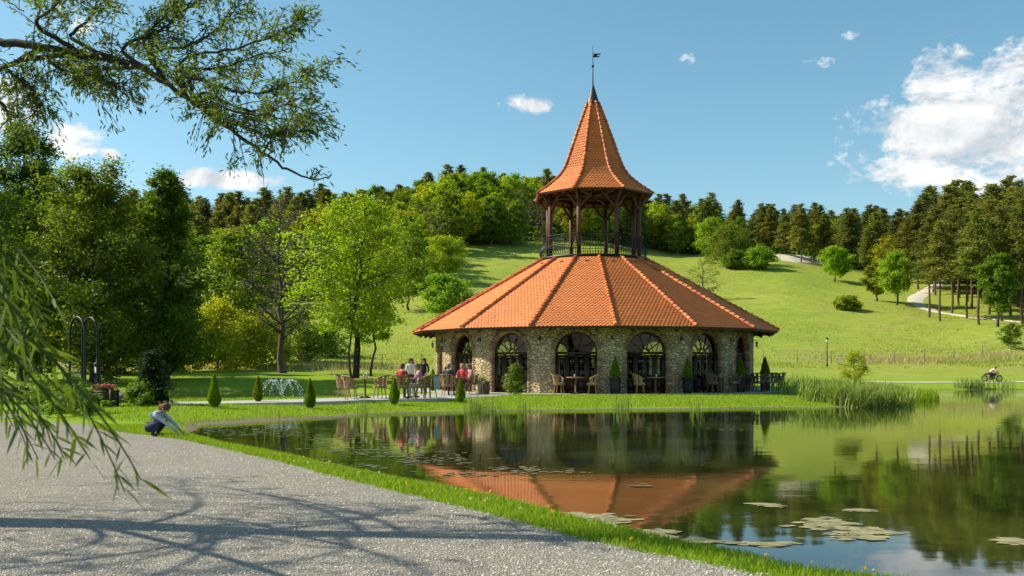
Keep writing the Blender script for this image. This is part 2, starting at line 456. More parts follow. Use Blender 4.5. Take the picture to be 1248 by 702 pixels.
# ground: lawn, meadow, forest floor, mud at the waterline
m, nt = material('ground_grass'); M['ground'] = m
t = nt.new('ShaderNodeTexCoord').outputs['Object']
def attr(nt, n): return nt.new('ShaderNodeAttribute', attribute_name=n).outputs['Fac']
n1 = nt.noise(t, 0.045, 5.0, 0.6); n2 = nt.noise(t, 0.6, 6.0, 0.65); n3 = nt.noise(t, 9.0, 6.0, 0.7); n4 = nt.noise(t, 45.0, 4.0, 0.7)
lawn = nt.mix(nt.maprange(n2, 0.3, 0.7), (0.19, 0.32, 0.012), (0.25, 0.36, 0.016))
lawn = nt.mix(nt.maprange(n3, 0.45, 0.75, 0.0, 0.5), lawn, (0.11, 0.20, 0.010))
mead = nt.mix(nt.maprange(n1, 0.35, 0.65), (0.245, 0.345, 0.030), (0.34, 0.395, 0.055))
mead = nt.mix(nt.maprange(n2, 0.40, 0.72, 0.0, 0.7), mead, (0.20, 0.20, 0.045))
mead = nt.mix(nt.maprange(n3, 0.42, 0.75, 0.0, 0.5), mead, (0.105, 0.15, 0.016))
mead = nt.mix(nt.maprange(nt.noise(t, 0.16, 5.0, 0.7), 0.52, 0.68, 0.0, 0.55), mead, (0.28, 0.27, 0.075))
c = nt.mix(attr(nt, 'meadow'), lawn, mead)
c = nt.mix(attr(nt, 'dry'), c, nt.mix(nt.maprange(n2, 0.35, 0.65), (0.33, 0.28, 0.13), (0.20, 0.21, 0.06)))
c = nt.mix(attr(nt, 'forest'), c, nt.mix(nt.maprange(n2, 0.35, 0.65), (0.075, 0.07, 0.03), (0.05, 0.07, 0.018)))
mudf = nt.maprange(nt.math('ADD', attr(nt, 'mud'), nt.math('MULTIPLY', nt.math('SUBTRACT', n3, 0.5), 0.7)), 0.4, 0.65)
c = nt.mix(mudf, c, nt.mix(n3, (0.17, 0.135, 0.075), (0.26, 0.22, 0.15)))
hh = nt.math('ADD', nt.math('MULTIPLY', n3, 0.6), nt.math('MULTIPLY', n4, 0.6))
finish(nt, principled(nt, c, 0.9, bump(nt, hh, 0.7, 0.10), 0.0, 0.15))

# gravel
m, nt = material('gravel'); M['gravel'] = m
t = nt.new('ShaderNodeTexCoord').outputs['Object']
va = nt.new('ShaderNodeTexVoronoi', feature='F1'); va.inputs['Scale'].default_value = 66.0; nt.link(t, va.inputs['Vector'])
vb = nt.new('ShaderNodeTexVoronoi', feature='F1'); vb.inputs['Scale'].default_value = 140.0; nt.link(t, vb.inputs['Vector'])
sa = nt.new('ShaderNodeSeparateColor'); nt.link(va.outputs['Color'], sa.inputs[0])
c = nt.ramp(sa.outputs[0], [(0.0, (0.22, 0.195, 0.16)), (0.35, (0.50, 0.46, 0.395)), (0.75, (0.62, 0.575, 0.50)), (1.0, (0.82, 0.78, 0.70))])
c = nt.mix(nt.maprange(nt.noise(t, 0.7, 6.0, 0.68), 0.38, 0.68, 0.0, 0.6), c, (0.42, 0.38, 0.315))
c = nt.mix(nt.maprange(nt.noise(t, 3.2, 5.0, 0.7), 0.52, 0.75, 0.0, 0.45), c, (0.33, 0.295, 0.24))
c = nt.mix(nt.maprange(vb.outputs['Distance'], 0.3, 0.7, 0.0, 0.55), c, (0.26, 0.235, 0.20))
hh = nt.math('ADD', nt.math('MULTIPLY', va.outputs['Distance'], -1.0), nt.math('MULTIPLY', vb.outputs['Distance'], -0.6))
finish(nt, principled(nt, c, 0.9, bump(nt, hh, 1.0, 0.035), 0.0, 0.2))
M['pebble'] = plain('pebble', (0.62, 0.575, 0.50), (0.43, 0.395, 0.335), 30, 0.9, 0.3, rndmix=.5)

# pond water: murky, mirror at grazing angles, ruffled here and there
def watermat(name, deep, algae, am):
    m, nt = material(name)
    t = nt.new('ShaderNodeTexCoord').outputs['Object']
    mp = nt.new('ShaderNodeMapping'); mp.inputs['Scale'].default_value = (0.55, 1.0, 1.0); nt.link(t, mp.inputs[0])
    big = nt.noise(t, 0.35, 5.0, 0.62, 0.5)
    col = nt.mix(nt.maprange(big, 0.42, 0.62, 0.0, am), deep, algae)
    col = nt.mix(nt.maprange(nt.noise(t, 2.4, 5.0, 0.7), 0.5, 0.75, 0.0, 0.6), col, tuple(q * 0.45 for q in deep))
    ruf = nt.maprange(nt.noise(mp.outputs[0], 0.07, 3.0, 0.55), 0.50, 0.66)
    h = nt.math('ADD', nt.math('MULTIPLY', nt.noise(mp.outputs[0], 1.1, 2.0, 0.5), 0.22),
                nt.math('MULTIPLY', nt.noise(mp.outputs[0], 9.0, 3.0, 0.55), nt.math('MULTIPLY_ADD', ruf, 0.16, 0.018)))
    nr = bump(nt, h, 0.35, 0.035)
    p = nt.new('ShaderNodeBsdfPrincipled')
    nt.link(col, p.inputs['Base Color'])
    p.inputs['Roughness'].default_value = 0.035
    p.inputs['IOR'].default_value = 1.5
    nt.link(nr, p.inputs['Normal'])
    finish(nt, p.outputs[0])
    return m
M['water'] = watermat('pond_water', (0.012, 0.018, 0.005), (0.055, 0.066, 0.012), 0.8)
M['water_back'] = watermat('back_pond_water', (0.018, 0.024, 0.008), (0.04, 0.05, 0.015), 0.6)

# ------------------------------------------------------------------ terrain
def dist_poly(P, x, y):
    """signed distance to a closed polygon, negative inside"""
    P = np.asarray(P, float); Q = np.roll(P, -1, axis=0)
    d = np.full(x.shape, 1e9); ins = np.zeros(x.shape, bool)
    for (x0, y0), (x1, y1) in zip(P, Q):
        ex, ey = x1 - x0, y1 - y0
        tt = np.clip(((x - x0) * ex + (y - y0) * ey) / (ex * ex + ey * ey + 1e-12), 0, 1)
        d = np.minimum(d, np.hypot(x - x0 - tt * ex, y - y0 - tt * ey))
        cr = ((y0 > y) != (y1 > y)) & (x < (x1 - x0) * (y - y0) / (y1 - y0 + 1e-12) + x0)
        ins ^= cr
    return np.where(ins, -d, d)

def wpts(lst, z):
    return [tuple(px_on(a, b, z)[:2]) for a, b in lst]

NEAR_SHORE = wpts([(226, 530), (279, 545), (339, 556), (413, 572), (501, 590), (560, 600), (630, 615), (712, 638), (786, 655), (842, 669), (913, 681), (983, 700)], 0.0)
FAR_SHORE = wpts([(1248, 474.5), (1130, 475), (1100, 478), (1094, 485), (1085, 493), (1040, 496), (1005, 497), (948, 496.5), (850, 498), (700, 499.5), (600, 501), (543, 502), (455, 504.5), (367, 512), (289, 516.5), (252, 518)], 0.0)
POND = NEAR_SHORE + [(3.6, 6.2), (7, 4.0), (16, 2), (30, 4), (46, 16), (52, 40), (48, 62)] + FAR_SHORE
POND2 = [(-19, 35.2), (-12.0, 35.6), (-7.2, 38.5), (-6.9, 42), (-7.4, 47), (-9.5, 50), (-14, 51), (-20, 49), (-24, 44), (-23, 38)]
GRAVEL_EDGE = wpts([(120, 523), (169, 529), (226, 536), (279, 548), (339, 562), (413, 582), (501, 603), (561, 617), (638, 637), (712, 657), (786, 673), (856, 685), (913, 697)], 0.12)
GRAVEL = GRAVEL_EDGE + [(2.6, 5.2), (4.2, 3.4), (8, 0.5), (9, -12), (-40, -12), (-42, 20), (-26, 27.5), (-14.5, 28.4), (-13.5, 26.6), (-14.5, 24.8), (-11.6, 24.4), (-10.2, 23.4)]
PC = (4.28, 50.8)                                   # pavilion centre
NCOR = 16; TH0 = 0.02
TZ = 0.33                                            # terrace level

STRIP_F = wpts([(205, 493), (250, 491.8), (300, 491), (400, 489), (440, 487.5), (480, 486.5), (530, 486), (575, 484), (610, 482)], TZ)
STRIP_B = wpts([(640, 479.5), (560, 478.5), (500, 480), (470, 481.5), (400, 485), (300, 487.8), (250, 488.8), (205, 489.6)], TZ)
STRIP = STRIP_F + STRIP_B

TY = [0, 40, 52, 62, 75, 90, 120, 160, 200, 240, 280, 340, 450, 700, 1500]
TP = [-900, 250, 480, 560, 700, 850, 950, 1050, 1130, 1250, 2200]
TT = np.array([
    [.33, .33, .42, .95, 1.4, 2.5, 6.0, 13, 22, 30, 37, 40, 36, 30, 20],
    [.33, .33, .42, .95, 1.4, 2.2, 6.0, 13, 22, 30, 37, 40, 36, 30, 20],
    [.33, .33, .45, .85, 1.3, 2.0, 6.5, 14.5, 24, 33, 40, 42, 38, 30, 20],
    [.33, .33, .38, .7, 1.3, 2.0, 6.8, 15.4, 26, 36, 44, 46, 40, 30, 20],
    [.33, .33, .35, .6, 1.2, 2.0, 6.5, 15, 25.5, 35, 43, 45, 40, 30, 20],
    [.33, .33, .35, .5, 1.1, 2.0, 6.3, 13.6, 23, 30, 36, 38, 36, 30, 20],
    [.33, .33, .34, .4, 0.9, 1.9, 6.1, 13.8, 23, 30, 35.5, 37, 35, 30, 20],
    [.33, .33, .33, .35, 0.7, 1.9, 5.8, 13.5, 21.5, 29, 34, 35, 33, 30, 20],
    [.33, .33, .33, .35, .65, 1.9, 5.8, 13.5, 22, 29, 33, 34, 32, 30, 20],
    [.33, .33, .33, .35, .80, 2.2, 6.8, 14, 23, 30, 34, 35, 33, 30, 20],
    [.33, .33, .33, .35, 1.0, 2.5, 6.8, 14, 23, 30, 34, 35, 33, 30, 20]])
fineY = np.concatenate([np.arange(0, 400, 2.0), np.arange(400, 1501, 20.0)])
fine = np.stack([np.interp(fineY, TY, r) for r in TT])
ker = np.exp(-0.5 * (np.arange(-9, 10) / 4.0) ** 2); ker /= ker.sum()
for i in range(len(fine)):
    pad = np.concatenate([np.full(9, fine[i][0]), fine[i], np.full(9, fine[i][-1])])
    sm = np.convolve(pad, ker, 'valid')
    wgt = np.clip((fineY - 60) / 30, 0, 1)
    fine[i] = fine[i] * (1 - wgt) + sm * wgt

def smooth(a, b, x):
    t = np.clip((x - a) / (b - a), 0, 1)
    return t * t * (3 - 2 * t)

def vnoise(x, y, s, seed=0):
    r = np.random.default_rng(seed); g = r.random((64, 64))
    u = x / s; v = y / s
    iu = np.floor(u).astype(int); iv = np.floor(v).astype(int)
    fu = u - iu; fv = v - iv; fu = fu * fu * (3 - 2 * fu); fv = fv * fv * (3 - 2 * fv)
    G = lambda a, b: g[a % 64, b % 64]
    return (G(iu, iv) * (1 - fu) + G(iu + 1, iv) * fu) * (1 - fv) + (G(iu, iv + 1) * (1 - fu) + G(iu + 1, iv + 1) * fu) * fv - 0.5

def terrain_height(x, y):
    Yc = np.maximum(y, 34.0)
    p = HX + F * x / Yc
    ci = np.clip(np.searchsorted(TP, p) - 1, 0, len(TP) - 2)
    tp = np.array(TP, float)
    f = np.clip((p - tp[ci]) / (tp[ci + 1] - tp[ci]), 0, 1); f = f * f * (3 - 2 * f)
    yi = np.clip(y, 0, 1499)
    k = np.clip(np.searchsorted(fineY, yi, side='right') - 1, 0, len(fineY) - 2)
    g = (yi - fineY[k]) / (fineY[k + 1] - fineY[k])
    row = lambda c: fine[c, k] * (1 - g) + fine[c, k + 1] * g
    z = row(ci) * (1 - f) + row(ci + 1) * f
    z = z + vnoise(x, y, 23, 1) * 1.1 * smooth(85, 130, y) + vnoise(x, y, 7, 2) * 0.35 * smooth(80, 110, y)
    sd = dist_poly(POND, x, y); sg = dist_poly(GRAVEL, x, y); s2 = dist_poly(POND2, x, y)
    wn = 1 - smooth(0.6, 4.5, sg)
    z = z * (1 - wn) + 0.112 * wn
    ramp = 5.6 * (1 - wn) + 0.55 * wn
    k2 = np.clip(sd / ramp, 0, 1)
    zz = np.where(sd > 0, np.minimum(z, 0.012 + z * k2 ** 0.85 + np.maximum(sd - 6, 0) * .2), -0.5 * np.clip(-sd / 1.6, 0, 1) ** 0.8 + 0.012)
    land2 = smooth(0.0, 0.7, s2)
    zz = np.where(s2 < 0.7, np.where(s2 > 0, 0.2 + (zz - 0.2) * land2, 0.2 - 0.5 * np.clip(-s2 / 1.2, 0, 1)), zz)
    st = dist_poly(STRIP, x, y)
    zz = np.where(st < 0.5, np.minimum(zz, 0.31), zz)
    # the pavilion stands on a level pad
    rp = np.hypot(x - PC[0], y - PC[1])
    pad = 1 - smooth(10.2, 12.5, rp)
    zz = np.where(sd > 0, zz * (1 - pad) + 0.318 * pad, zz)
    return zz, sd, sg, s2

def axis(segs):
    out = []
    for a, b, n in segs: out.append(np.linspace(a, b, n, endpoint=False))
    return np.concatenate(out)
GX = axis([(-700, -160, 18), (-160, -60, 40), (-60, -20, 60), (-20, 16, 140), (16, 60, 80), (60, 200, 60), (200, 760, 22)])
GY = axis([(-60, 0, 14), (0, 5, 12), (5, 40, 150), (40, 70, 75), (70, 130, 60), (130, 330, 80), (330, 700, 30), (700, 1500, 14)])
gx, gy = np.meshgrid(GX, GY)
gz, gsd, gsg, gs2 = terrain_height(gx, gy)

def H(x, y):
    """height of the built ground sheet"""
    x = np.asarray(x, float); y = np.asarray(y, float)
    i = np.clip(np.searchsorted(GX, x, side='right') - 1, 0, len(GX) - 2); j = np.clip(np.searchsorted(GY, y, side='right') - 1, 0, len(GY) - 2)
    fx = (x - GX[i]) / (GX[i + 1] - GX[i]); fy = (y - GY[j]) / (GY[j + 1] - GY[j])
    return (gz[j, i] * (1 - fx) + gz[j, i + 1] * fx) * (1 - fy) + (gz[j + 1, i] * (1 - fx) + gz[j + 1, i + 1] * fx) * fy

EDGE_P = [-900, 100, 250, 350, 470, 520, 560, 650, 800, 900, 960, 1030, 1100, 1160, 1200, 1300, 2200]
EDGE_Y = [95, 100, 118, 140, 158, 178, 200, 207, 218, 218, 207, 197, 172, 152, 140, 128, 120]
def forest_edge(px): return np.interp(px, EDGE_P, EDGE_Y)

def ground_hit(px, py, y0=30.0):
    """where the ray of a photo pixel meets the ground"""
    Ys = np.arange(y0, 420, 0.25)
    x = (px - HX) / F * Ys; z = CAMZ + (HY - py) / F * Ys
    h = H(x, Ys)
    k = np.argmax(h >= z) if (h >= z).any() else len(Ys) - 1
    return Vector((x[k], Ys[k], h[k]))
def on_ground(px, Yd):
    x = (px - HX) / F * Yd
    return Vector((x, Yd, float(H(x, Yd))))

nx, ny = len(GX), len(GY)
b = MB()
ii = (np.arange(ny - 1)[:, None] * nx + np.arange(nx - 1)[None, :])
b.add(np.stack([gx, gy, gz], -1).reshape(-1, 3), np.stack([ii, ii + 1, ii + nx + 1, ii + nx], -1).reshape(-1, 4))
ground = b.build('ground', M['ground'], None, True, kind='structure')
def vattr(o, name, vals):
    a = o.data.attributes.new(name, 'FLOAT', 'POINT'); a.data.foreach_set('value', np.asarray(vals, np.float32).reshape(-1))
gpx = HX + F * gx / np.maximum(gy, 34)
vattr(ground, 'meadow', smooth(58, 80, gy))
vattr(ground, 'forest', smooth(-2, 14, gy - forest_edge(gpx) + vnoise(gx, gy, 9, 5) * 12) * (gpx < 1110) + smooth(12, 30, gy - forest_edge(gpx)) * (gpx >= 1110))
dryR = np.exp(-((gy - 91 - vnoise(gx, gy, 8, 3) * 5) / 3.2) ** 2) * smooth(900, 1060, gpx) * smooth(-.2, .25, vnoise(gx, gy, 11, 8) + .12)
dryL = np.exp(-((gy - 76 - vnoise(gx, gy, 8, 4) * 6) / 5.5) ** 2) * (1 - smooth(430, 520, gpx)) * 0.8
vattr(ground, 'dry', np.clip(dryR + dryL, 0, 1))
mud = np.where(gsd > 0, 1 - smooth(0.05, 0.45, gsd), 1.0) * (gy > 12) + np.where(gs2 > 0, 1 - smooth(0.1, 0.4, gs2), 1.0)
beach = np.exp(-((gx + 6.5) / 3.2) ** 2 - ((gy - 26.5) / 2.6) ** 2) * (1 - smooth(0.6, 1.5, gsd)) * (gsd > 0) * (gsg > 1.0)
vattr(ground, 'mud', np.clip(mud * .75 + beach * 1.2, 0, 1))

def sheet(name, poly, z, mat_, sub=None, jag=0.0, **kw):
    """level sheet with a slightly uneven outline"""
    P = np.asarray(poly, float); out = []
    for p, q in zip(P, np.roll(P, -1, axis=0)):
        L = np.linalg.norm(q - p); n = max(1, int(L / sub)) if sub else 1
        for k in range(n):
            r = p + (q - p) * k / n
            if jag: r = r + rng.normal(size=2) * jag
            out.append((r[0], r[1], z))
    me = bpy.data.meshes.new(name); me.from_pydata(out, [], [list(range(len(out)))]); me.materials.append(mat_)
    import bmesh
    bm = bmesh.new(); bm.from_mesh(me); bmesh.ops.triangulate(bm, faces=bm.faces[:])
    bmesh.ops.recalc_face_normals(bm, faces=bm.faces[:])
    if bm.faces[0].normal.z < 0: bmesh.ops.reverse_faces(bm, faces=bm.faces[:])
    bm.to_mesh(me); bm.free()
    return link(name, me, None, **kw)

sheet('gravel_path', GRAVEL, 0.121, M['gravel'], 0.22, 0.035, kind='structure')
sheet('pond_water', [(-10, -6), (70, -6), (70, 74), (-10, 74)], 0.0, M['water'], kind='structure')
_p2 = np.array(POND2); _c2 = _p2.mean(0)
sheet('back_pond_water', _c2 + (_p2 - _c2) * 1.03, 0.205, M['water_back'], kind='structure')

# ------------------------------------------------------------------ pavilion
def ang(th, r, z):
    """point at angle th (0 = towards the camera, + = right) on radius r about the pavilion axis, local coordinates"""
    return np.array((r * math.sin(th), -r * math.cos(th), z))
STEP = 2 * math.pi / NCOR
pav = thing('pavilion', 'round stone pavilion with orange tiled cone roof and open lantern tower', 'pavilion', (PC[0], PC[1], TZ))
AP, WT = 8.15, 0.38                                   # wall apothem, thickness
RW = AP / math.cos(STEP / 2)
ER, EZ = 9.5, 2.95                                    # eave corner radius and height above the terrace
LR, LZ = 2.86, 6.70                                   # upper end of the main roof
SLOPE = (LZ - EZ) / (ER - LR)
WH = EZ + (ER - RW) * SLOPE - 0.16                    # wall head
OW, OSP = 0.96, 1.80                                  # half width of an opening, springing height

def facet_frame(k):
    tm = TH0 + (k + 0.5) * STEP
    c = ang(tm, AP, 0); nrm = ang(tm, 1, 0); tan = np.array((math.cos(tm), math.sin(tm), 0))
    return tm, c, nrm, tan

arc = np.linspace(math.pi, 0, 17)
wall = MB()
for k in range(NCOR):
    tm, c, nrm, tan = facet_frame(k)
    for (off, hw, flip) in ((0, AP * math.tan(STEP / 2), False), (-WT, (AP - WT) * math.tan(STEP / 2), True)):
        P = lambda u, z: c + nrm * off + tan * u + np.array((0, 0, z))
        quads = [[P(-hw, 0), P(-OW, 0), P(-OW, OSP), P(-hw, OSP)], [P(OW, 0), P(hw, 0), P(hw, OSP), P(OW, OSP)],
                 [P(-hw, OSP), P(-OW, OSP), P(-OW, WH), P(-hw, WH)], [P(OW, OSP), P(hw, OSP), P(hw, WH), P(OW, WH)]]
        for a0, a1 in zip(arc[:-1], arc[1:]):
            u0, z0, u1, z1 = OW * math.cos(a0), OSP + OW * math.sin(a0), OW * math.cos(a1), OSP + OW * math.sin(a1)
            quads.append([P(u0, z0), P(u1, z1), P(u1, WH), P(u0, WH)])
        for q in quads:
            wall.add(q if not flip else q[::-1], [0, 1, 2, 3], None, 1 if flip else 0)
    path = [(-OW, 0), (-OW, OSP)] + [(OW * math.cos(a), OSP + OW * math.sin(a)) for a in arc[1:-1]] + [(OW, OSP), (OW, 0)]
    for (u0, z0), (u1, z1) in zip(path[:-1], path[1:]):
        q = [c + tan * u0 + np.array((0, 0, z0)), c + tan * u1 + np.array((0, 0, z1)), c - nrm * WT + tan * u1 + np.array((0, 0, z1)), c - nrm * WT + tan * u0 + np.array((0, 0, z0))]
        wall.add(q, [3, 2, 1, 0])
wall.build('wall', [M['stone'], M['plaster']], pav)

# brick surrounds of the openings, one part for each
bk = MB(); 
for i in range(23):
    a0 = math.pi * (i + 0.08) / 23; a1 = math.pi * (i + 0.92) / 23
    ro = 0.19 + 0.03 * ((i * 7) % 3 - 1)
    v = []
    for d in (0.02, -WT + 0.05):
        for (r, a) in ((OW - 0.012, a0), (OW - 0.012, a1), (OW + ro, a1), (OW + ro, a0)):
            v.append((r * math.cos(a), -d, OSP + r * math.sin(a)))
    bk.add(v, [[3, 2, 1, 0], [0, 1, 5, 4], [1, 2, 6, 5], [2, 3, 7, 6], [3, 0, 4, 7]], rng.random())
for s in (-1, 1):
    z = 0.01
    i = 0
    while z < OSP - 0.04:
        h = 0.085; wd = 0.22 if i % 2 else 0.13
        bk.box((s * (OW - 0.012 + wd / 2), WT / 2 - 0.035, z + h / 2), (wd, WT - 0.03, h - 0.012), None, rng.random())
        z += h; i += 1
brick_me = bk.mesh('brick_surround', M['brick'])

# window and door joinery shared by the openings
fr = MB()
def arch_strip(mb, r0, r1, y0, y1, n=18):
    aa = np.linspace(0, math.pi, n + 1)
    for a0, a1 in zip(aa[:-1], aa[1:]):
        v = [(r * math.cos(a), y, OSP + r * math.sin(a)) for y in (y0, y1) for (r, a) in ((r0, a0), (r1, a0), (r1, a1), (r0, a1))]
        mb.add(v, [[0, 1, 2, 3], [7, 6, 5, 4], [0, 3, 7, 4], [2, 1, 5, 6]])
DY = 0.22                                             # set back in the opening
arch_strip(fr, OW - 0.10, OW - 0.014, DY, DY + 0.09)
for s in (-1, 1): fr.box((s * (OW - 0.057), DY + 0.045, OSP / 2), (0.086, 0.09, OSP))
fr.box((0, DY + 0.045, OSP), (2 * OW - 0.2, 0.10, 0.11))
for s in (-1, 1): fr.box((s * 0.46, DY + 0.045, OSP / 2 - 0.03), (0.085, 0.085, OSP - 0.06))
for a in (36, 72, 108, 144):
    a = math.radians(a)
    fr.beam((0.22 * math.cos(a), DY + 0.045, OSP + 0.22 * math.sin(a)), (0.87 * math.cos(a), DY + 0.045, OSP + 0.87 * math.sin(a)), 0.04, 0.05, (0, 1, 0))
arch_strip(fr, 0.17, 0.235, DY + 0.02, DY + 0.07, 10)
frame_me = fr.mesh('window_frame', M['wood_frame'])
lf = MB()                                             # one door leaf: stiles, rails, boarded bottom
def leaf_geo(mb, u0, u1):
    w_ = u1 - u0
    for u in (u0 + 0.035, u1 - 0.035): mb.box((u, DY + 0.045, 0.87), (0.07, 0.06, 1.70))
    for z, h in ((0.07, 0.12), (0.62, 0.09), (1.68, 0.08)): mb.box(((u0 + u1) / 2, DY + 0.045, z), (w_ - 0.14, 0.056, h))
    mb.box(((u0 + u1) / 2, DY + 0.05, 0.35), (w_ - 0.14, 0.03, 0.45))
    mb.box(((u0 + u1) / 2, DY + 0.045, 1.20), (w_ - 0.14, 0.04, 0.03))
leaf_geo(lf, -0.418, -0.002); leafL = lf.mesh('door_leaf', M['wood_frame'])
lf = MB(); leaf_geo(lf, 0.002, 0.418); leafR = lf.mesh('door_leaf', M['wood_frame'])
lf = MB(); leaf_geo(lf, -0.862, -0.502); sideL = lf.mesh('side_light', M['wood_frame'])
lf = MB(); leaf_geo(lf, 0.502, 0.862); sideR = lf.mesh('side_light', M['wood_frame'])
def pane_box(u0, u1, z0, z1):
    p = MB(); p.box(((u0 + u1) / 2, DY + 0.045, (z0 + z1) / 2), (u1 - u0, 0.008, z1 - z0)); return p.mesh('pane', M['glass'])
def pane_fan(a0, a1):
    p = MB(); aa = np.linspace(math.radians(a0), math.radians(a1), 6)
    v = [(0.235 * math.cos(a), DY + 0.045, OSP + 0.235 * math.sin(a)) for a in aa] + [(0.87 * math.cos(a), DY + 0.045, OSP + 0.87 * math.sin(a)) for a in aa[::-1]]
    p.add(v, list(range(12))); return p.mesh('pane', M['glass'])
pL = [(u0, pane_box(u0 + .07, u1 - .07, zz0, zz1)) for (u0, u1) in ((-.418, -.002), (.002, .418), (-.862, -.502), (.502, .862)) for (zz0, zz1) in ((.665, 1.185), (1.215, 1.64))]
pF = [pane_fan(a, b_) for a, b_ in ((4, 35), (37, 71), (73, 107), (109, 143), (145, 176))]
han = MB(); han.box((-0.05, DY - 0.01, 0.95), (0.02, 0.05, 0.16)); hanme = han.mesh('door_handle', M['steel'])
for k in range(NCOR):
    tm, c, nrm, tan = facet_frame(k)
    # local axes of an opening: x = tangent, +y = inwards
    wf = link('arched_door', frame_me, pav, tuple(c), tm)
    link('brick_surround', brick_me, pav, tuple(c), tm)
    for nm, me, key in (('door_leaf', leafL, -.418), ('door_leaf', leafR, .002), ('side_light', sideL, -.862), ('side_light', sideR, .502)):
        link(nm, me, wf)
    for u0, me in pL: link('pane', me, wf)
    for me in pF: link('pane', me, wf)
    link('door_handle', hanme, wf)

# floor inside, ceiling boards, inner posts
b = MB(); b.add([ang(TH0 + k * STEP, RW - 0.05, 0.005) for k in range(NCOR)], list(range(NCOR))); b.build('floor', M['floor_in'], pav)
for k in range(8):
    b = MB(); p = ang(TH0 + STEP * (2 * k + 1), 2.55, 0); b.box((p[0], p[1], 3.3), (0.24, 0.24, 6.55)); b.build('inner_post', M['wood_dark'], pav)
b = MB()
b.lathe([(0.0, 1.12), (1.25, 1.12), (1.25, 1.06), (1.1, 1.06), (1.1, 0.01)], 16); b.build('bar_counter', M['wood_dark'], pav)

# roof deck, tiles in courses, hip ridges
def tile_faces(mb, prof, ncor, th0, expo, tw, clear=0.02):
    """prof: list of (r, z) from eave up; lays beaver-tail tiles on each facet"""
    prof = np.array(prof, float)
    seg = np.hypot(np.diff(prof[:, 0]) , np.diff(prof[:, 1])); S = np.concatenate([[0], np.cumsum(seg)])
    step = 2 * math.pi / ncor
    at = lambda s: (np.interp(s, S, prof[:, 0]), np.interp(s, S, prof[:, 1]))
    rows = int(S[-1] / expo)
    for k in range(ncor):
        a0, a1 = th0 + k * step, th0 + (k + 1) * step; tm = (a0 + a1) / 2
        out = ang(tm, 1, 0); tan = np.array((math.cos(tm), math.sin(tm), 0))
        for i in range(rows):
            s0 = i * expo; s1 = min(s0 + expo * 1.25, S[-1])
            (r0, z0), (r1, z1) = at(s0), at(s1)
            up = np.array((0, 0, 1.0)); A = out * r0 * math.cos(step / 2) + up * z0; B = out * r1 * math.cos(step / 2) + up * z1
            d = B - A; L = np.linalg.norm(d); d /= L; n = np.cross(tan, d); n /= np.linalg.norm(n)
            if n[2] < 0: n = -n
            hw0 = r0 * math.sin(step / 2); hw1 = r1 * math.sin(step / 2)
            cnt = max(1, int(round(2 * hw0 / tw))); ww = tw
            st = -((i % 2) * 0.5) * ww - (cnt // 2 + 1) * ww
            for j in range(cnt + 4):
                u0 = st + j * ww; u1 = u0 + ww - 0.006
                lim0 = hw0 - 0.01; lim1 = hw1 - 0.005
                if u1 < -lim0 or u0 > lim0: continue
                v0, v1 = np.clip([u0, u1], -lim0, lim0); q0, q1 = np.clip([u0, u1], -lim1, lim1)
                if v1 - v0 < 0.02: continue
                jz = rng.normal() * 0.003
                low = clear + 0.026 + jz; hi = clear + 0.006
                wv_ = v1 - v0
                prl = [(0.0, 0.045), (0.18, 0.012), (0.5, 0.0), (0.82, 0.012), (1.0, 0.045)]
                bot = [A + tan * (v0 + f * wv_) + d * e + n * low for f, e in prl]
                base = [p - n * 0.022 for p in bot]
                top = [B + tan * q1 + n * hi, B + tan * q0 + n * hi]
                vv = bot + top + base
                rr = rng.random()
                mb.add(vv, [[0, 1, 2, 3, 4, 5, 6]], rr)
                nb = mb.n - 12
                mb.f.setdefault(4, []).append(np.array([[7 + q, 8 + q, 1 + q, q] for q in range(4)]) + nb)
                mb.mi.setdefault(4, []).append(np.zeros(4, np.int32)); mb.at.setdefault(4, []).append(np.full(4, rr))

def ridge(prof, th, r0=0.085, length=0.33, name='hip_ridge', parent=None):
    """half-round ridge tiles, each lapping the next"""
    prof = np.array(prof, float)
    seg = np.hypot(np.diff(prof[:, 0]), np.diff(prof[:, 1])); S = np.concatenate([[0], np.cumsum(seg)])
    mb = MB(); s = -0.03; 
    while s < S[-1] - 0.05:
        s1 = min(s + length * 1.12, S[-1])
        P = []
        for q in (s, s1): P.append(ang(th, np.interp(q, S, prof[:, 0]) - (min(q, 0)) * 0.8, np.interp(q, S, prof[:, 1]) + min(q, 0) * 0.5))
        d = P[1] - P[0]; d /= np.linalg.norm(d); side = np.array((math.cos(th), math.sin(th), 0)); n = np.cross(side, d); n = n if n[2] > 0 else -n
        rr = rng.random(); j = rng.normal() * 0.004
        rings = []
        for (p, ra, lift) in ((P[0], r0 * 1.12, 0.045), (P[1], r0 * 0.86, 0.018)):
            aa = np.linspace(-0.25, math.pi + 0.25, 8)
            rings.append([p + side * ra * math.cos(a) + n * (ra * math.sin(a) + lift + j) for a in aa])
        v = np.array(rings[0] + rings[1])
        mb.add(v, [[q, q + 1, q + 9, q + 8] for q in range(7)], rr)
        mb.add(np.array(rings[0] + [P[0] + n * 0.02]), [[q + 1, q, 8] for q in range(7)], rr)
        s += length
    return mb.build(name, M['ridge_tile'], parent, True)

def deck(mb, prof, ncor, th0, mi=0):
    step = 2 * math.pi / ncor
    for (r0, z0), (r1, z1) in zip(prof[:-1], prof[1:]):
        for k in range(ncor):
            a0, a1 = th0 + k * step, th0 + (k + 1) * step
            mb.add([ang(a0, r0, z0), ang(a1, r0, z0), ang(a1, r1, z1), ang(a0, r1, z1)], [0, 1, 2, 3], None, mi)

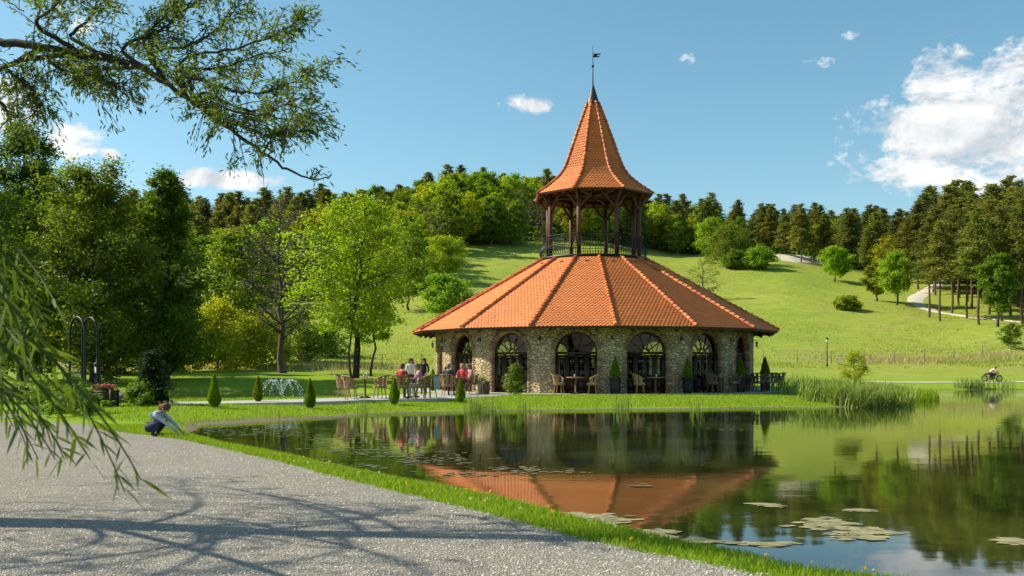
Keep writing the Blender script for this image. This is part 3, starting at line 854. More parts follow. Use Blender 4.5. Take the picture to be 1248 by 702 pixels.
PROF = [(ER, EZ), (LR, LZ)]
b = MB(); deck(b, PROF, NCOR, TH0)
deck(b, [(ER - 0.03, EZ - 0.10), (LR, LZ - 0.14)], NCOR, TH0)
deck(b, [(ER, EZ), (ER - 0.03, EZ - 0.10)], NCOR, TH0)
roof = b.build('roof', M['wood_dark'], pav)
b = MB(); tile_faces(b, [(ER + 0.05, EZ - 0.03), (LR, LZ)], NCOR, TH0, 0.165, 0.18)
b.build('roof_tiles', M['tile'], roof, kind='stuff')
for k in range(NCOR): ridge([(ER, EZ + .03), (LR + .05, LZ + .02)], TH0 + k * STEP, 0.085, 0.30, 'hip_ridge', roof)
for k in range(NCOR):                                   # rafter ends under the eaves
    for f in (-0.5, 0.0, 0.5):
        tm, c, nrm, tan = facet_frame(k)
        b = MB()
        ro = ER * math.cos(STEP / 2) - 0.12
        p0 = nrm * (AP - 0.1) + tan * (f * 1.9); p1 = nrm * ro + tan * (f * 2.05)
        z = lambda r: EZ + (ER * math.cos(STEP / 2) - r) * SLOPE / math.cos(STEP / 2) - 0.22
        b.beam((p0[0], p0[1], z(AP - 0.1)), (p1[0], p1[1], z(ro)), 0.12, 0.16)
        b.build('rafter', M['wood_dark'], roof)
# snow-stop tiles, a few small dark lugs high on the roof
for k in range(NCOR):
    b = MB(); tm = TH0 + (k + .5) * STEP
    p = ang(tm, 3.35, LZ - (3.35 / math.cos(STEP / 2) - LR) * SLOPE + .06); b.box(p, (.16, .10, .06))
    b.build('vent_tile', M['ridge_tile'], roof)

# lantern: platform, posts, braces, ring beam, railing
lan = MB(); lan.lathe([(0.0, LZ + 0.02), (LR - .02, LZ + 0.02), (LR + 0.07, LZ + 0.0), (LR + 0.09, LZ + 0.14), (LR - 0.1, LZ + 0.17), (0.0, LZ + 0.17)], NCOR, phase=TH0 - math.pi / 2)
lan.build('lantern_platform', M['iron'], pav)
SR, SZ = 3.23, 10.10                                   # lantern eave corner radius and height above the terrace
PR = 2.50
PZ0, PZ1 = LZ + 0.17, SZ + 0.12
T8 = TH0 + STEP; S8 = math.pi / 4
def radial(th): return np.array([[math.cos(th), -math.sin(th) * -1 * -1, 0], [math.sin(th), math.cos(th), 0], [0, 0, 1.0]])
for k in range(8):
    th = T8 + k * S8
    R_ = np.array([[math.cos(th), -math.sin(th), 0], [math.sin(th), math.cos(th), 0], [0, 0, 1]])
    p = ang(th, PR, 0)
    b = MB(); b.box((p[0], p[1], (PZ0 + PZ1) / 2), (0.17, 0.17, PZ1 - PZ0), R_); post = b.build('post', M['wood_red'], pav)
    # braces to the ring beam both ways, and out to the eave
    for s in (-1, 1):
        q = ang(th + s * 0.30, PR * 0.955, PZ1 - 0.08); b = MB()
        a_ = ang(th, PR, PZ1 - 0.95); mid = (a_ + q) / 2 + np.array((0, 0, -0.07)) 
        b.beam(a_, mid, 0.09, 0.12); b.beam(mid, q, 0.09, 0.12); b.build('brace', M['wood_red'], post)
    b = MB(); b.beam(ang(th, PR, PZ1 - 0.8), ang(th, PR + 0.48, SZ + .02), 0.09, 0.10); b.build('brace', M['wood_red'], post)
    n0, n1 = ang(th, PR, PZ1 - 0.02), ang(th + S8, PR, PZ1 - 0.02)
    b = MB(); b.beam(n0, n1, 0.16, 0.20); b.build('ring_beam', M['wood_red'], pav)
    b = MB(); b.beam(ang(th, 0.2, PZ1 + 0.02), ang(th, SR - 0.15, SZ + 0.06), 0.11, 0.14); b.build('rafter', M['wood_red'], pav)
    # railing panel between two posts: bellied balusters
    b = MB()
    r1 = PR + 0.20
    for z, rr in ((LZ + 1.22, 0.022), (LZ + 1.06, 0.014), (LZ + 0.26, 0.016)):
        dr = 0.17 if z < LZ + .5 else 0.0
        pts = [ang(th + S8 * f, (r1 + dr) * math.cos(S8 / 2) / math.cos(S8 * (f - .5)) * (1 + .05 * math.sin(math.pi * f)), z) for f in np.linspace(0, 1, 9)]
        b.tube(pts, rr, 5)
    nbal = 15
    for i in range(nbal):
        f = (i + 0.5) / nbal
        sc = math.cos(S8 / 2) / math.cos(S8 * (f - .5)) * (1 + .05 * math.sin(math.pi * f))
        pts = [ang(th + S8 * f, (r1 + dr) * sc, z) for z, dr in ((LZ + 0.17, 0.10), (LZ + 0.27, 0.17), (LZ + 0.42, 0.20), (LZ + 0.58, 0.16), (LZ + 0.75, 0.05), (LZ + 1.06, 0.0), (LZ + 1.22, 0.0))]
        b.tube(pts, 0.013, 4, cap=False)
    b.build('railing_panel', M['iron'], pav)

SPROF = [(SR, SZ), (2.55, SZ + 0.47), (1.95, SZ + 0.98), (1.62, SZ + 1.45), (1.37, SZ + 2.1), (0.88, SZ + 3.45), (0.27, SZ + 5.05)]
b = MB(); deck(b, SPROF, 8, T8); deck(b, [(SR - .03, SZ - 0.07), (2.5, SZ + 0.38), (1.9, SZ + 0.88), (0.3, SZ + 1.3)], 8, T8, 1); deck(b, [(SR, SZ), (SR - .03, SZ - .07)], 8, T8)
spire = b.build('spire_roof', [M['wood_dark'], M['wood_red']], pav)
b = MB(); tile_faces(b, SPROF, 8, T8, 0.155, 0.17, 0.012); b.build('spire_tiles', M['tile'], spire, kind='stuff')
for k in range(8): ridge([(r, z + .02) for r, z in SPROF], T8 + k * S8, 0.075, 0.27, 'hip_ridge', spire)
b = MB(); b.lathe([(0.37, SZ + 4.93), (0.33, SZ + 5.06), (0.20, SZ + 5.50), (0.07, SZ + 5.92), (0.04, SZ + 6.05), (0.0, SZ + 6.05)], 12); b.build('spire_cap', M['lead'], spire, True)
b = MB(); b.tube([(0, 0, SZ + 6.0), (0, 0, SZ + 6.9), (0, 0, SZ + 8.1)], [0.035, 0.022, 0.008], 6); b.blob((0, 0, SZ + 6.98), 0.075, seg=10, rings=6); vane = b.build('finial_rod', M['iron'], spire)
b = MB()
b.box((0.12, 0, SZ + 7.55), (0.22, 0.012, 0.20)); b.box((0.31, 0, SZ + 7.62), (0.16, 0.012, 0.07)); b.box((0.29, 0, SZ + 7.49), (0.10, 0.012, 0.07)); b.box((0.40, 0, SZ + 7.64), (0.06, 0.012, 0.04))
b.build('weather_vane', M['iron'], spire)

# wall lanterns, one at each corner of the wall
def wall_lamp(th):
    root = link('wall_lantern', None, pav, tuple(ang(th, RW, 2.32)), th)
    b = MB(); b.beam((0, 0.02, 0.16), (0, -0.16, 0.20), 0.025, 0.025); b.box((0, 0.01, 0.12), (0.08, 0.02, 0.2)); b.tube([(0, -0.16, .2), (0, -.16, .12)], .01, 5); b.lathe([(0.0, 0.13), (0.09, 0.07), (0.08, 0.06)], 6, (0, -.16, 0)); b.lathe([(0.05, -0.12), (0.03, -.15), (0, -.16)], 6, (0, -.16, 0)); b.build('bracket', M['iron'], root)
    b = MB(); b.lathe([(0.05, -0.12), (0.075, 0.06), (0, .065)], 6, (0, -.16, 0)); b.build('lamp_glass', M['lamp_glass'], root)
for k in range(-5, 6): wall_lamp(TH0 + k * STEP)

# terrace paving round the pavilion and the strip that leads to it
tb = MB(); n = 64
ri = [ang(2 * math.pi * i / n, 8.0, TZ + 0.0) + np.array((PC[0], PC[1], 0)) for i in range(n)]
ro = [ang(2 * math.pi * i / n, 10.0, TZ + 0.0) + np.array((PC[0], PC[1], 0)) for i in range(n)]
rd = [p - np.array((0, 0, .2)) for p in ro]
for i in range(n):
    j = (i + 1) % n
    tb.add([ri[i], ro[i], ro[j], ri[j]], [0, 1, 2, 3]); tb.add([ro[i], rd[i], rd[j], ro[j]], [0, 1, 2, 3])
tb.build('terrace_paving', M['concrete'], None, kind='structure')
tb = MB()
pf = np.array(STRIP_F); pb = np.array(STRIP_B)[::-1]
def resample(p, n):
    s = np.concatenate([[0], np.cumsum(np.hypot(*np.diff(p, axis=0).T))]); q = np.linspace(0, s[-1], n)
    return np.stack([np.interp(q, s, p[:, 0]), np.interp(q, s, p[:, 1])], 1)
pf, pb = resample(pf, 30), resample(pb, 30)
for i in range(29):
    A, B_, D_, E_ = [np.append(q, TZ - 0.006) for q in (pf[i], pf[i + 1], pb[i + 1], pb[i])]
    tb.add([A, B_, D_, E_], [0, 1, 2, 3])
    tb.add([A - (0, 0, .25), B_ - (0, 0, .25), B_, A], [0, 1, 2, 3]); tb.add([D_ - (0, 0, .25), E_ - (0, 0, .25), E_, D_], [0, 1, 2, 3])
tb.build('paved_strip', M['concrete'], None, kind='structure')

# ------------------------------------------------------------------ trees
def bez(a, c, b_, n):
    t = np.linspace(0, 1, n)[:, None]
    return (1 - t) ** 2 * np.asarray(a) + 2 * t * (1 - t) * np.asarray(c) + t * t * np.asarray(b_)

def broadleaf(Ht, R, base, profile, nprim, nclus, per, leaf, trunk_r, stems=1, spread=0.33, flat=0.65, lean=0.0, bare=0.0, seed=0, tw=0.02):
    """returns (wood MB, leaf MB): trunk(s), limbs, branches, leaf clusters round the branch ends.
    profile(t): crown radius fraction at height fraction t of the crown."""
    g = np.random.default_rng(seed)
    wood, lv = MB(), MB()
    ends = []
    trunks = []
    for s in range(stems):
        a = g.random() * 6.28; off = 0.0 if stems == 1 else 0.22
        top = np.array((math.cos(a) * R * (0.25 if stems > 1 else 0.08) + lean, math.sin(a) * R * (0.25 if stems > 1 else 0.08), Ht * (0.9 - 0.08 * s)))
        p0 = np.array((math.cos(a) * off, math.sin(a) * off, -0.15))
        pts = bez(p0, (p0 + top) / 2 + np.array((g.normal() * .15, g.normal() * .15, 0)) * R * .4, top, 12)
        pts[1:-1] += g.normal(size=(10, 3)) * np.array((1, 1, 0)) * R * 0.03
        tr = trunk_r * (1 - 0.25 * s) * (1 - np.linspace(0, 1, 12) ** 0.9 * 0.88); tr[0] *= 1.35
        wood.tube(pts, tr, 8)
        trunks.append((pts, tr))
    for i in range(nprim):
        pts, tr = trunks[i % stems]
        t = (i + g.random()) / nprim
        hz = base + (Ht * 0.92 - base) * t
        k = np.clip(np.interp(hz - 0.15 * (Ht - base) * g.random(), pts[:, 2], np.arange(len(pts))), 0, len(pts) - 1.01)
        k0 = int(k); o = pts[k0] + (pts[k0 + 1] - pts[k0]) * (k - k0); r0 = np.interp(k, np.arange(len(pts)), tr) * 0.5
        a = i * 2.399 + g.normal() * 0.35
        rr = R * profile(t) * (0.75 + 0.3 * g.random())
        e = np.array((math.cos(a) * rr + lean * t, math.sin(a) * rr, hz + (0.10 + .25 * (1 - t)) * rr * g.random() + 0.1))
        br = bez(o, o + (e - o) * 0.5 + np.array((0, 0, -0.10 + 0.2 * t)) * rr, e, 8)
        wood.tube(br, np.linspace(max(r0, 0.02), tw, 8), 5, cap=False)
        ends.append((br, rr))
    cl = []
    for i in range(nclus):
        br, rr = ends[i % len(ends)]
        u = 0.25 + 0.8 * g.random() ** 0.6
        u = min(u, 1.0)
        p = br[int(u * 7)]
        d = g.normal(size=3) * np.array((1, 1, 0.75)); d /= np.linalg.norm(d)
        L = (0.25 + 0.75 * g.random()) * max(rr, R * .25) * 0.42
        e = p + d * L
        wood.tube(bez(p, (p + e) / 2 + (0, 0, L * .12), e, 4), np.linspace(tw, tw * .35, 4), 4, cap=False)
        cl.append((e, L))
    for e, L in cl:
        if g.random() < bare: continue
        n = int(per * (0.5 + g.random()))
        sg = R * spread * (0.10 + 0.16 * g.random() + .10)
        p = e + g.normal(size=(n, 3)) * sg * np.array((1, 1, flat))
        sh = np.clip(g.normal() * .22 + .5, 0, 1)
        lv.leaves(p, leaf * (0.7 + 0.6 * g.random(n)), leaf * 0.62 * (0.7 + 0.6 * g.random(n)), 0.5, np.clip(sh + g.normal(size=n) * .25, 0, 1), out=p - e * .6 - np.array((lean * .4, 0, .4 * (base + .3 * (Ht - base)))))
    return wood, lv

def pine(Ht, R, base, nlay, per, leaf, trunk_r, seed=0, conic=0.6):
    """pine with a bare lower trunk and whorls of drooping, tufted boughs"""
    g = np.random.default_rng(seed)
    wood, lv = MB(), MB()
    pts = np.array([(g.normal() * .06, g.normal() * .06, z) for z in np.linspace(-0.2, Ht * .97, 9)])
    wood.tube(pts, trunk_r * (1 - np.linspace(0, 1, 9) * 0.9), 7)
    for z in np.linspace(base * .45, base, 5):
        a = g.random() * 6.28; L = R * .4 * g.random()
        wood.tube([(0, 0, z), (math.cos(a) * L, math.sin(a) * L, z + .1)], [.04, .01], 4, cap=False)
    for i in range(nlay):
        t = (i + 0.3 * g.random()) / nlay
        z = base + (Ht - base) * t
        rr = R * ((1 - t) ** conic * (0.55 + 0.45 * min(1, t * 4 + .35))) + 0.15
        nb = 5 if t < .8 else 3
        for j in range(nb):
            a = g.random() * 6.28; L = rr * (0.55 + 0.55 * g.random())
            e = np.array((math.cos(a) * L, math.sin(a) * L, z + L * (0.28 * t - 0.12 + .15 * g.random())))
            wood.tube([(0, 0, z - .1), e * .5 + np.array((0, 0, z * .5 - .03)), e], [0.045 * (1 - t) + .015, .02, .008], 4, cap=False)
            n = int(per * (0.4 + L / R))
            u = (0.25 + 0.8 * g.random(n) ** .7)[:, None]
            p = np.array((0, 0, z)) * (1 - u) + e * u + g.normal(size=(n, 3)) * np.array((.16, .16, .075)) * (L * .5 + R * .42)
            sh = np.clip(g.normal() * .25 + .5, 0, 1)
            d = (p - np.array((0, 0, z))) * np.array((1, 1, .3)) + g.normal(size=(n, 3)) * L * .35
            lv.leaves(p, leaf * (.7 + .6 * g.random(n)), leaf * .38, 0.8, np.clip(sh + g.normal(size=n) * .2, 0, 1), d, out=(p - np.array((0, 0, z - .35 * L))))
    return wood, lv

def conifer(Ht, R, nl, leaf, seed=0, bulge=.25):
    """clipped cone: leaf sprays on a tapering body"""
    g = np.random.default_rng(seed); lv = MB()
    t = g.random(nl) ** 1.35
    prof = np.minimum(1, (t + .04) / bulge) ** .5 * (1 - t) ** .85 + .02
    a = g.random(nl) * 6.283; rad = R * prof * (0.82 + .2 * g.random(nl) + 0.09 * np.sin(a * 3 + t * 9))
    p = np.stack([np.cos(a) * rad, np.sin(a) * rad, 0.06 * Ht + t * .94 * Ht], 1)
    d = np.stack([np.cos(a) * .5, np.sin(a) * .5, np.full(nl, .9)], 1) + g.normal(size=(nl, 3)) * .35
    lv.leaves(p, leaf * (.7 + .6 * g.random(nl)), leaf * .5, .1, np.clip(.5 + g.normal(size=nl) * .25, 0, 1), d)
    core = [(R * .8 * min(1, (q + .05) / bulge) ** .5 * (1 - q) ** .85 + .005, Ht * (.07 + .9 * q)) for q in np.linspace(0, 1, 9)]
    lv.lathe([(0.0, Ht * .07)] + core, 10, rnd=.2)
    return lv

def tree_thing(name, label, cat, loc, rz, parts, group=None, scale=1.0):
    """parts: list of (part name, mesh)"""
    o = thing(name, label, cat, loc, rz, group, scale)
    for n, me in parts: link(n, me, o)
    return o

round_p = lambda t: (math.sin(math.pi * min(max(0.10 + 0.86 * t, 0), 1)) ** 0.6)
oval_p = lambda t: (math.sin(math.pi * (0.16 + 0.80 * t)) ** 0.8)
cone_p = lambda t: (min(1, t * 4 + .45) * (1 - t) ** 0.65 + .06)
low_p = lambda t: (math.sin(math.pi * (0.32 + 0.64 * t)) ** 0.7)

# --- forest prototypes (each tree shares one of these meshes)
def far_tree(kind, seed):
    if kind == 'spring': w_, l_ = broadleaf(13, 4.4, 2.6, round_p, 26, 150, 46, 0.46, 0.20, seed=seed); lm, wm = M['leaf_spring'], M['bark_pale']
    elif kind == 'green': w_, l_ = broadleaf(14, 4.2, 2.2, oval_p, 28, 160, 48, 0.46, 0.20, seed=seed); lm, wm = M['leaf_mid'], M['bark_pale']
    elif kind == 'bushy': w_, l_ = broadleaf(7, 3.9, 0.5, low_p, 24, 130, 60, 0.36, 0.15, seed=seed); lm, wm = M['leaf_spring'], M['bark']
    elif kind == 'bare': w_, l_ = broadleaf(12, 4.0, 3.0, oval_p, 34, 420, 5, 0.25, 0.16, seed=seed, bare=.75, tw=.03); lm, wm = M['leaf_olive'], M['twig']
    else: w_, l_ = pine(14.5, 3.6, 4.0, 26, 46, 0.66, 0.19, seed=seed); lm, wm = M['needle'], M['bark_pine']
    return (w_.mesh('trunk', wm), l_.mesh('crown', lm))
PROTO = {k: [far_tree(k, 10 * q + i) for i in range(n)] for q, (k, n) in enumerate((('spring', 3), ('green', 3), ('pine', 4), ('bare', 2)))}
LABEL = {'spring': ('spring_tree', 'fresh yellow-green tree', 'fresh broadleaf trees of the hill wood'),
         'green': ('broadleaf_tree', 'mid-green broadleaf tree', 'mid-green trees of the hill wood'),
         'pine': ('pine_tree', 'dark green pine', 'pines of the hill wood'),
         'bare': ('bare_tree', 'leafless grey-brown tree', 'leafless trees of the hill wood')}
fg = np.random.default_rng(21)
def depth_back(px): return np.interp(px, [-100, 250, 480, 640, 850, 950, 1050, 1130, 1250, 1400], [290, 290, 292, 295, 290, 285, 270, 235, 205, 190])
placed = []
def plant(kind, x, y, sc_=1.0):
    me = PROTO[kind][int(fg.integers(len(PROTO[kind])))]
    nm, lb, gr = LABEL[kind]
    p_ = HX + F * x / y; d_ = y - forest_edge(p_)
    where = 'behind the garden trees' if p_ < 480 else 'behind the pavilion tower' if p_ < 880 else 'at the head of the meadow' if p_ < 1085 else 'behind the sandy track'
    row_ = 'in the front row of the wood' if d_ < 14 else 'on the skyline of the wood' if y > depth_back(p_) - 22 else 'deep inside the wood'
    lb = lb + ' ' + row_ + ' ' + where; gr = lb
    s = sc_ * (0.86 + 0.3 * fg.random())
    o = tree_thing(nm, lb, 'tree', (x, y, float(H(x, y)) - .1), fg.random() * 6.28, [('trunk', me[0]), ('crown', me[1])], gr, s)
    placed.append((x, y))
cnt = {}
for row in range(30):
    for px in np.arange(-60, 1330, 13.0):
        e = forest_edge(px); back = depth_back(px)
        Yd = e + 5 + row * (6.0 + row * .16) + fg.normal() * 1.8
        if Yd > back: continue
        p_ = px + fg.normal() * 8
        x = (p_ - HX) / F * Yd
        sp = 5.0 if row < 3 else (5.6 if row < 8 else 6.6)
        if px > 1110 and row < 3: sp = 4.6
        if placed and np.min(np.hypot(np.array(placed)[-90:, 0] - x, np.array(placed)[-90:, 1] - Yd)) < sp: continue
        d = Yd - e; r = fg.random()
        if px < 90 and d > 30 and fg.random() < .6: continue
        if px < 360: kind = ('bare' if r < .35 else 'spring' if r < .5 else 'green') if d < 45 else ('pine' if r < .88 else 'bare')
        elif px < 480: kind = ('spring' if r < .5 else 'green' if r < .8 else 'bare') if d < 60 else ('pine' if r < .75 else 'green')
        elif px < 660: kind = ('spring' if r < .62 else 'green' if r < .9 else 'bare') if d < 58 else ('pine' if r < .82 else 'green')
        elif px < 890: kind = ('spring' if r < .25 else 'green' if r < .62 else 'pine')
        elif px < 1090: kind = ('spring' if r < .10 else 'green' if r < .2 else 'bare' if r < .23 else 'pine')
        else: kind = 'pine' if r < .93 else 'green' if r < .97 else 'bare'
        sc_ = 1.0
        if kind == 'pine' and px > 1110: sc_ = 1.12
        if 880 < px <= 1110: sc_ = .78
        elif 780 < px <= 880: sc_ = .9
        if kind in ('spring', 'green') and d < 25: sc_ *= .85
        if px < 480: sc_ *= .95
        if cnt.get(kind, 0) >= 285: continue
        cnt[kind] = cnt.get(kind, 0) + 1
        plant(kind, x, Yd, sc_)
print('forest', cnt)
# undergrowth inside the wood, one mass nobody could count
b = MB(); n = 34000
pxs = fg.uniform(-60, 1330, n); dd = 6 + 80 * fg.random(n) ** 1.2
Ys = forest_edge(pxs) + dd + 3; xs = (pxs - HX) / F * Ys
kp = (pxs < 1110) | (dd > 22)
xs, Ys = xs[kp], Ys[kp]
hgt = 3.4 * fg.random(len(xs)) * (0.35 + np.clip(vnoise(xs, Ys, 6, 9) + .5, 0, 1))
b.leaves(np.stack([xs, Ys, H(xs, Ys) + hgt], 1), .9, .62, .4)
b.build('undergrowth', M['leaf_dark'], None, kind='stuff', label='low dark undergrowth on the floor of the hill wood', category='undergrowth')

# --- trees and bushes that stand alone
def single(name, label, px, Yd, mesh_pair, wm, lm, rz=0.0, scale=1.0, group=None, cat='tree', crown='crown'):
    w_, l_ = mesh_pair
    parts = [('trunk', w_.mesh('trunk', wm))]
    if l_.n: parts.append((crown, l_.mesh(crown, lm)))
    p = on_ground(px, Yd); p.z -= 0.05
    return tree_thing(name, label, cat, p, rz, parts, group, scale)

single('maple_tree', 'tall yellow-green tree on several slender dark stems behind the terrace', 430, 60, broadleaf(12.2, 3.8, 3.3, oval_p, 40, 250, 70, 0.20, 0.15, stems=3, spread=.36, seed=101), M['bark'], M['leaf_bright'], .4)
single('slender_tree', 'thin young tree with dark stem beside the many-stemmed bright tree', 452, 62.5, broadleaf(8.2, 2.3, 2.5, oval_p, 18, 90, 50, 0.2, 0.09, seed=102), M['bark'], M['leaf_bright'])
single('bare_tree', 'tall dark tree still almost leafless with fine grey twigs', 345, 66, broadleaf(13.6, 3.1, 3.4, oval_p, 60, 1000, 3, 0.16, 0.24, seed=103, bare=.85, tw=.03), M['twig'], M['leaf_olive'], .8)
single('linden_tree', 'dense dark green tree with pointed crown beside the iron arch', 200, 58, broadleaf(13.4, 3.1, 1.2, cone_p, 46, 420, 85, 0.21, 0.24, spread=.34, seed=104), M['bark'], M['leaf_dark'], 1.1)
single('bronze_tree', 'olive-bronze broad tree rising behind the iron arch', 115, 54, broadleaf(13.4, 3.7, 1.5, oval_p, 44, 420, 80, 0.20, 0.25, spread=.34, seed=105), M['bark'], M['leaf_olive'], .2)
single('tall_dark_tree', 'tallest dark green tree at the edge of the garden behind the willow shoots', 28, 56, broadleaf(16.2, 3.9, 1.6, cone_p, 46, 420, 85, 0.21, 0.26, spread=.34, seed=106), M['bark'], M['leaf_dark'], 2.2)
single('dark_ash_tree', 'dark green tree half hidden by the bronze tree', 62, 66, broadleaf(15.0, 3.6, 1.5, oval_p, 36, 300, 80, 0.23, 0.24, spread=.36, seed=107), M['bark'], M['leaf_dark'], .7)
single('garden_edge_tree', 'broad dark tree left of the iron arch shading the lawn', -60, 46, broadleaf(12.0, 4.2, 1.4, round_p, 36, 320, 80, 0.22, 0.26, spread=.36, seed=108), M['bark'], M['leaf_dark'], .9)
single('pale_birch', 'soft yellow-green tree with domed crown behind the leafless tree', 287, 78, broadleaf(11.8, 3.6, 0.8, oval_p, 36, 260, 70, 0.27, 0.18, spread=.36, seed=109), M['bark'], M['leaf_mid'], .5)
for i, (px, Yd, hh, rr, mt, lab) in enumerate((
        (265, 70, 5.4, 3.0, 'leaf_spring', 'rounded yellow-green shrub under the domed tree'),
        (310, 73, 4.2, 2.8, 'leaf_spring', 'low spreading yellowish shrub by the leafless tree trunk'),
        (222, 68, 4.6, 2.8, 'leaf_mid', 'mid-green shrub beneath the pointed dark tree'),
        (365, 84, 4.6, 2.6, 'leaf_mid', 'dark rounded shrub on the meadow edge behind the leafless tree'),
        (150, 64, 4.0, 2.8, 'leaf_mid', 'shaded green shrub behind the small spruce'),
        (395, 90, 3.2, 2.2, 'leaf_mid', 'small dark shrub on the meadow behind the bright tree'))):
    single('garden_shrub', lab, px, Yd, broadleaf(hh, rr, .25, low_p, 20, 110, 70, .21, .08, spread=.42, seed=120 + i), M['bark'], M[mt], i, cat='shrub', crown='foliage')
for i, (px, Yd, hh, rr, mt, lab, kind) in enumerate((
        (540, 158, 8.2, 4.0, 'leaf_spring', 'round spring-green tree alone below the wood on the slope', 'lone_tree'),
        (541, 118, 6.3, 3.4, 'leaf_bright', 'bright rounded tree on the slope above the pavilion roof', 'meadow_tree'),
        (579, 120, 3.4, 2.4, 'leaf_mid', 'low dark bush joined to the bright rounded slope tree', 'meadow_bush'),
        (498, 132, 10.5, 4.2, 'leaf_mid', 'dark green tree between the bright tree and the slope', 'slope_tree'),
        (470, 150, 11.5, 4.4, 'leaf_spring', 'large yellow-green tree rising behind the many-stemmed tree', 'slope_tree'),
        (888, 196, 8.6, 5.2, 'leaf_olive', 'big pale olive domed shrub at the head of the meadow', 'domed_shrub'),
        (866, 205, 9.5, 3.6, 'leaf_spring', 'yellow-green tree behind the olive domed shrub', 'edge_tree'),
        (897, 190, 3.6, 2.6, 'leaf_mid', 'small dark green round bush between the two larger ones', 'round_bush'),
        (925, 188, 4.6, 3.0, 'leaf_bright', 'bright green ball-shaped bush casting a shadow on the meadow', 'round_bush'),
        (1017, 176, 6.6, 3.0, 'leaf_bright', 'small yellow tree with round crown on a short stem', 'yellow_tree'),
        (1068, 150, 6.4, 2.2, 'leaf_spring', 'thin yellowish tree on the meadow near the sandy track', 'thin_tree'),
        (1093, 146, 8.6, 2.9, 'leaf_bright', 'taller yellow-green tree next to the sandy track', 'track_tree'),
        (1032, 138, 1.9, 1.7, 'leaf_spring', 'low wild bush alone in the middle of the meadow', 'wild_bush'),
        (1216, 118, 9.6, 2.3, 'leaf_mid', 'narrow light green tree among the pines by the track', 'larch_tree'))):
    base = .25 if ('bush' in kind or 'shrub' in kind) else hh * .26
    pr = low_p if base < .3 else (round_p if 'yellow' in kind or 'lone' in kind else oval_p)
    single(kind, lab, px, Yd, broadleaf(hh, rr, base, pr, 26, 150, 70, .30, .12 if base < .3 else .16, spread=.40, seed=140 + i), M['bark'], M[mt], i * 1.3, cat='bush' if base < .3 else 'tree')
single('sapling_tree', 'small half-leafless tree alone on the meadow with spreading limbs', 857, 152, broadleaf(6.9, 3.0, 1.1, low_p, 26, 330, 6, 0.20, 0.16, seed=161, bare=.5, tw=.025), M['twig'], M['leaf_spring'], .3)
# pines with tall bare trunks beside the sandy track
g2 = np.random.default_rng(5)
pl = [(pine(15.0, 3.0, 6.2, 20, 60, .46, .19, seed=300 + i)) for i in range(3)]
pl = [(a_.mesh('trunk', M['bark_pine']), c_.mesh('crown', M['needle'])) for a_, c_ in pl]
for i, (px, Yd, sc_) in enumerate(((1133, 132, .93), (1146, 128, .9), (1160, 138, 1.0), (1178, 130, .92), (1192, 122, 1.0), (1205, 134, 1.08), (1220, 124, 1.0), (1231, 132, 1.1), (1246, 120, 1.05), (1262, 128, 1.1), (1185, 144, 1.05), (1213, 146, 1.1), (1240, 142, 1.15), (1168, 148, 1.0))):
    p = on_ground(px, Yd)
    tree_thing('track_pine', 'tall pine with long bare trunk standing on grass by the sandy track', 'tree', (p.x, p.y, p.z - .1), g2.random() * 6.28, [('trunk', pl[i % 3][0]), ('crown', pl[i % 3][1])], 'pines along the sandy track', sc_)
p = on_ground(1137, 165)
w_, l_ = broadleaf(19.5, 2.6, 11, cone_p, 20, 130, 3, .2, .16, seed=170, bare=.85, tw=.03)
tree_thing('dead_tree', 'leafless grey tree top sticking out above the pines', 'tree', (p.x, p.y, p.z), 0, [('trunk', w_.mesh('trunk', M['twig'])), ('crown', l_.mesh('crown', M['leaf_olive']))])

# sandy track up to the pines, draped on the slope
tp = [(1156, 338.5), (1149, 343), (1139, 349), (1126, 357), (1116, 363.5), (1115.5, 368), (1122, 373.5), (1136, 379), (1165, 384), (1200, 389), (1262, 396)]
tp = np.array([tuple(ground_hit(a_, b_, 60)) for a_, b_ in tp])[:, :2]
tp = resample(tp, 120)
tg = np.gradient(tp, axis=0); tg /= np.linalg.norm(tg, axis=1)[:, None]; nrm_ = np.stack([-tg[:, 1], tg[:, 0]], 1)
wd = np.interp(np.arange(120), [0, 50, 75, 95, 119], [.9, 1.25, 1.1, .6, .4])[:, None] + g2.normal(size=(120, 1)) * .08
tb = MB(); rowsv = []
for f in (-1, -.5, 0, .5, 1):
    q = tp + nrm_ * wd * f; rowsv.append(np.column_stack([q, H(q[:, 0], q[:, 1]) + (.10 if abs(f) < 1 else .02)]))
V = np.stack(rowsv, 1).reshape(-1, 3); i0 = (np.arange(119)[:, None] * 5 + np.arange(4)[None, :])
tb.add(V, np.stack([i0, i0 + 1, i0 + 6, i0 + 5], -1).reshape(-1, 4)); tb.build('sandy_track', M['dirt_road'], None, kind='structure')
# bare patch of pale ground at the wood's edge and the lakeside road
p = [ground_hit(a_, b_, 100) for a_, b_ in ((948, 316), (965, 317.5), (985, 318), (1002, 321))]
tb = MB(); q = resample(np.array([(v_.x, v_.y) for v_ in p]), 24)
rowsv = [np.column_stack([q[:, 0], q[:, 1] + o_, H(q[:, 0], q[:, 1] + o_) + dz]) for o_, dz in ((-3.5, .02), (0, .5), (4, .9), (7, .1))]
V = np.stack(rowsv, 1).reshape(-1, 3); i0 = (np.arange(23)[:, None] * 4 + np.arange(3)[None, :])
tb.add(V, np.stack([i0, i0 + 4, i0 + 5, i0 + 1], -1).reshape(-1, 4)); tb.build('sand_bank', M['dirt_road'], None, kind='structure')
tb = MB(); q = resample(np.array([(24, 66.6), (30, 67.2), (36, 67.4), (60, 67.0)]), 60)
rowsv = [np.column_stack([q[:, 0], q[:, 1] + o_, H(q[:, 0], q[:, 1] + o_) + .03]) for o_ in (-.28, 0, .28)]
V = np.stack(rowsv, 1).reshape(-1, 3); i0 = (np.arange(59)[:, None] * 3 + np.arange(2)[None, :])
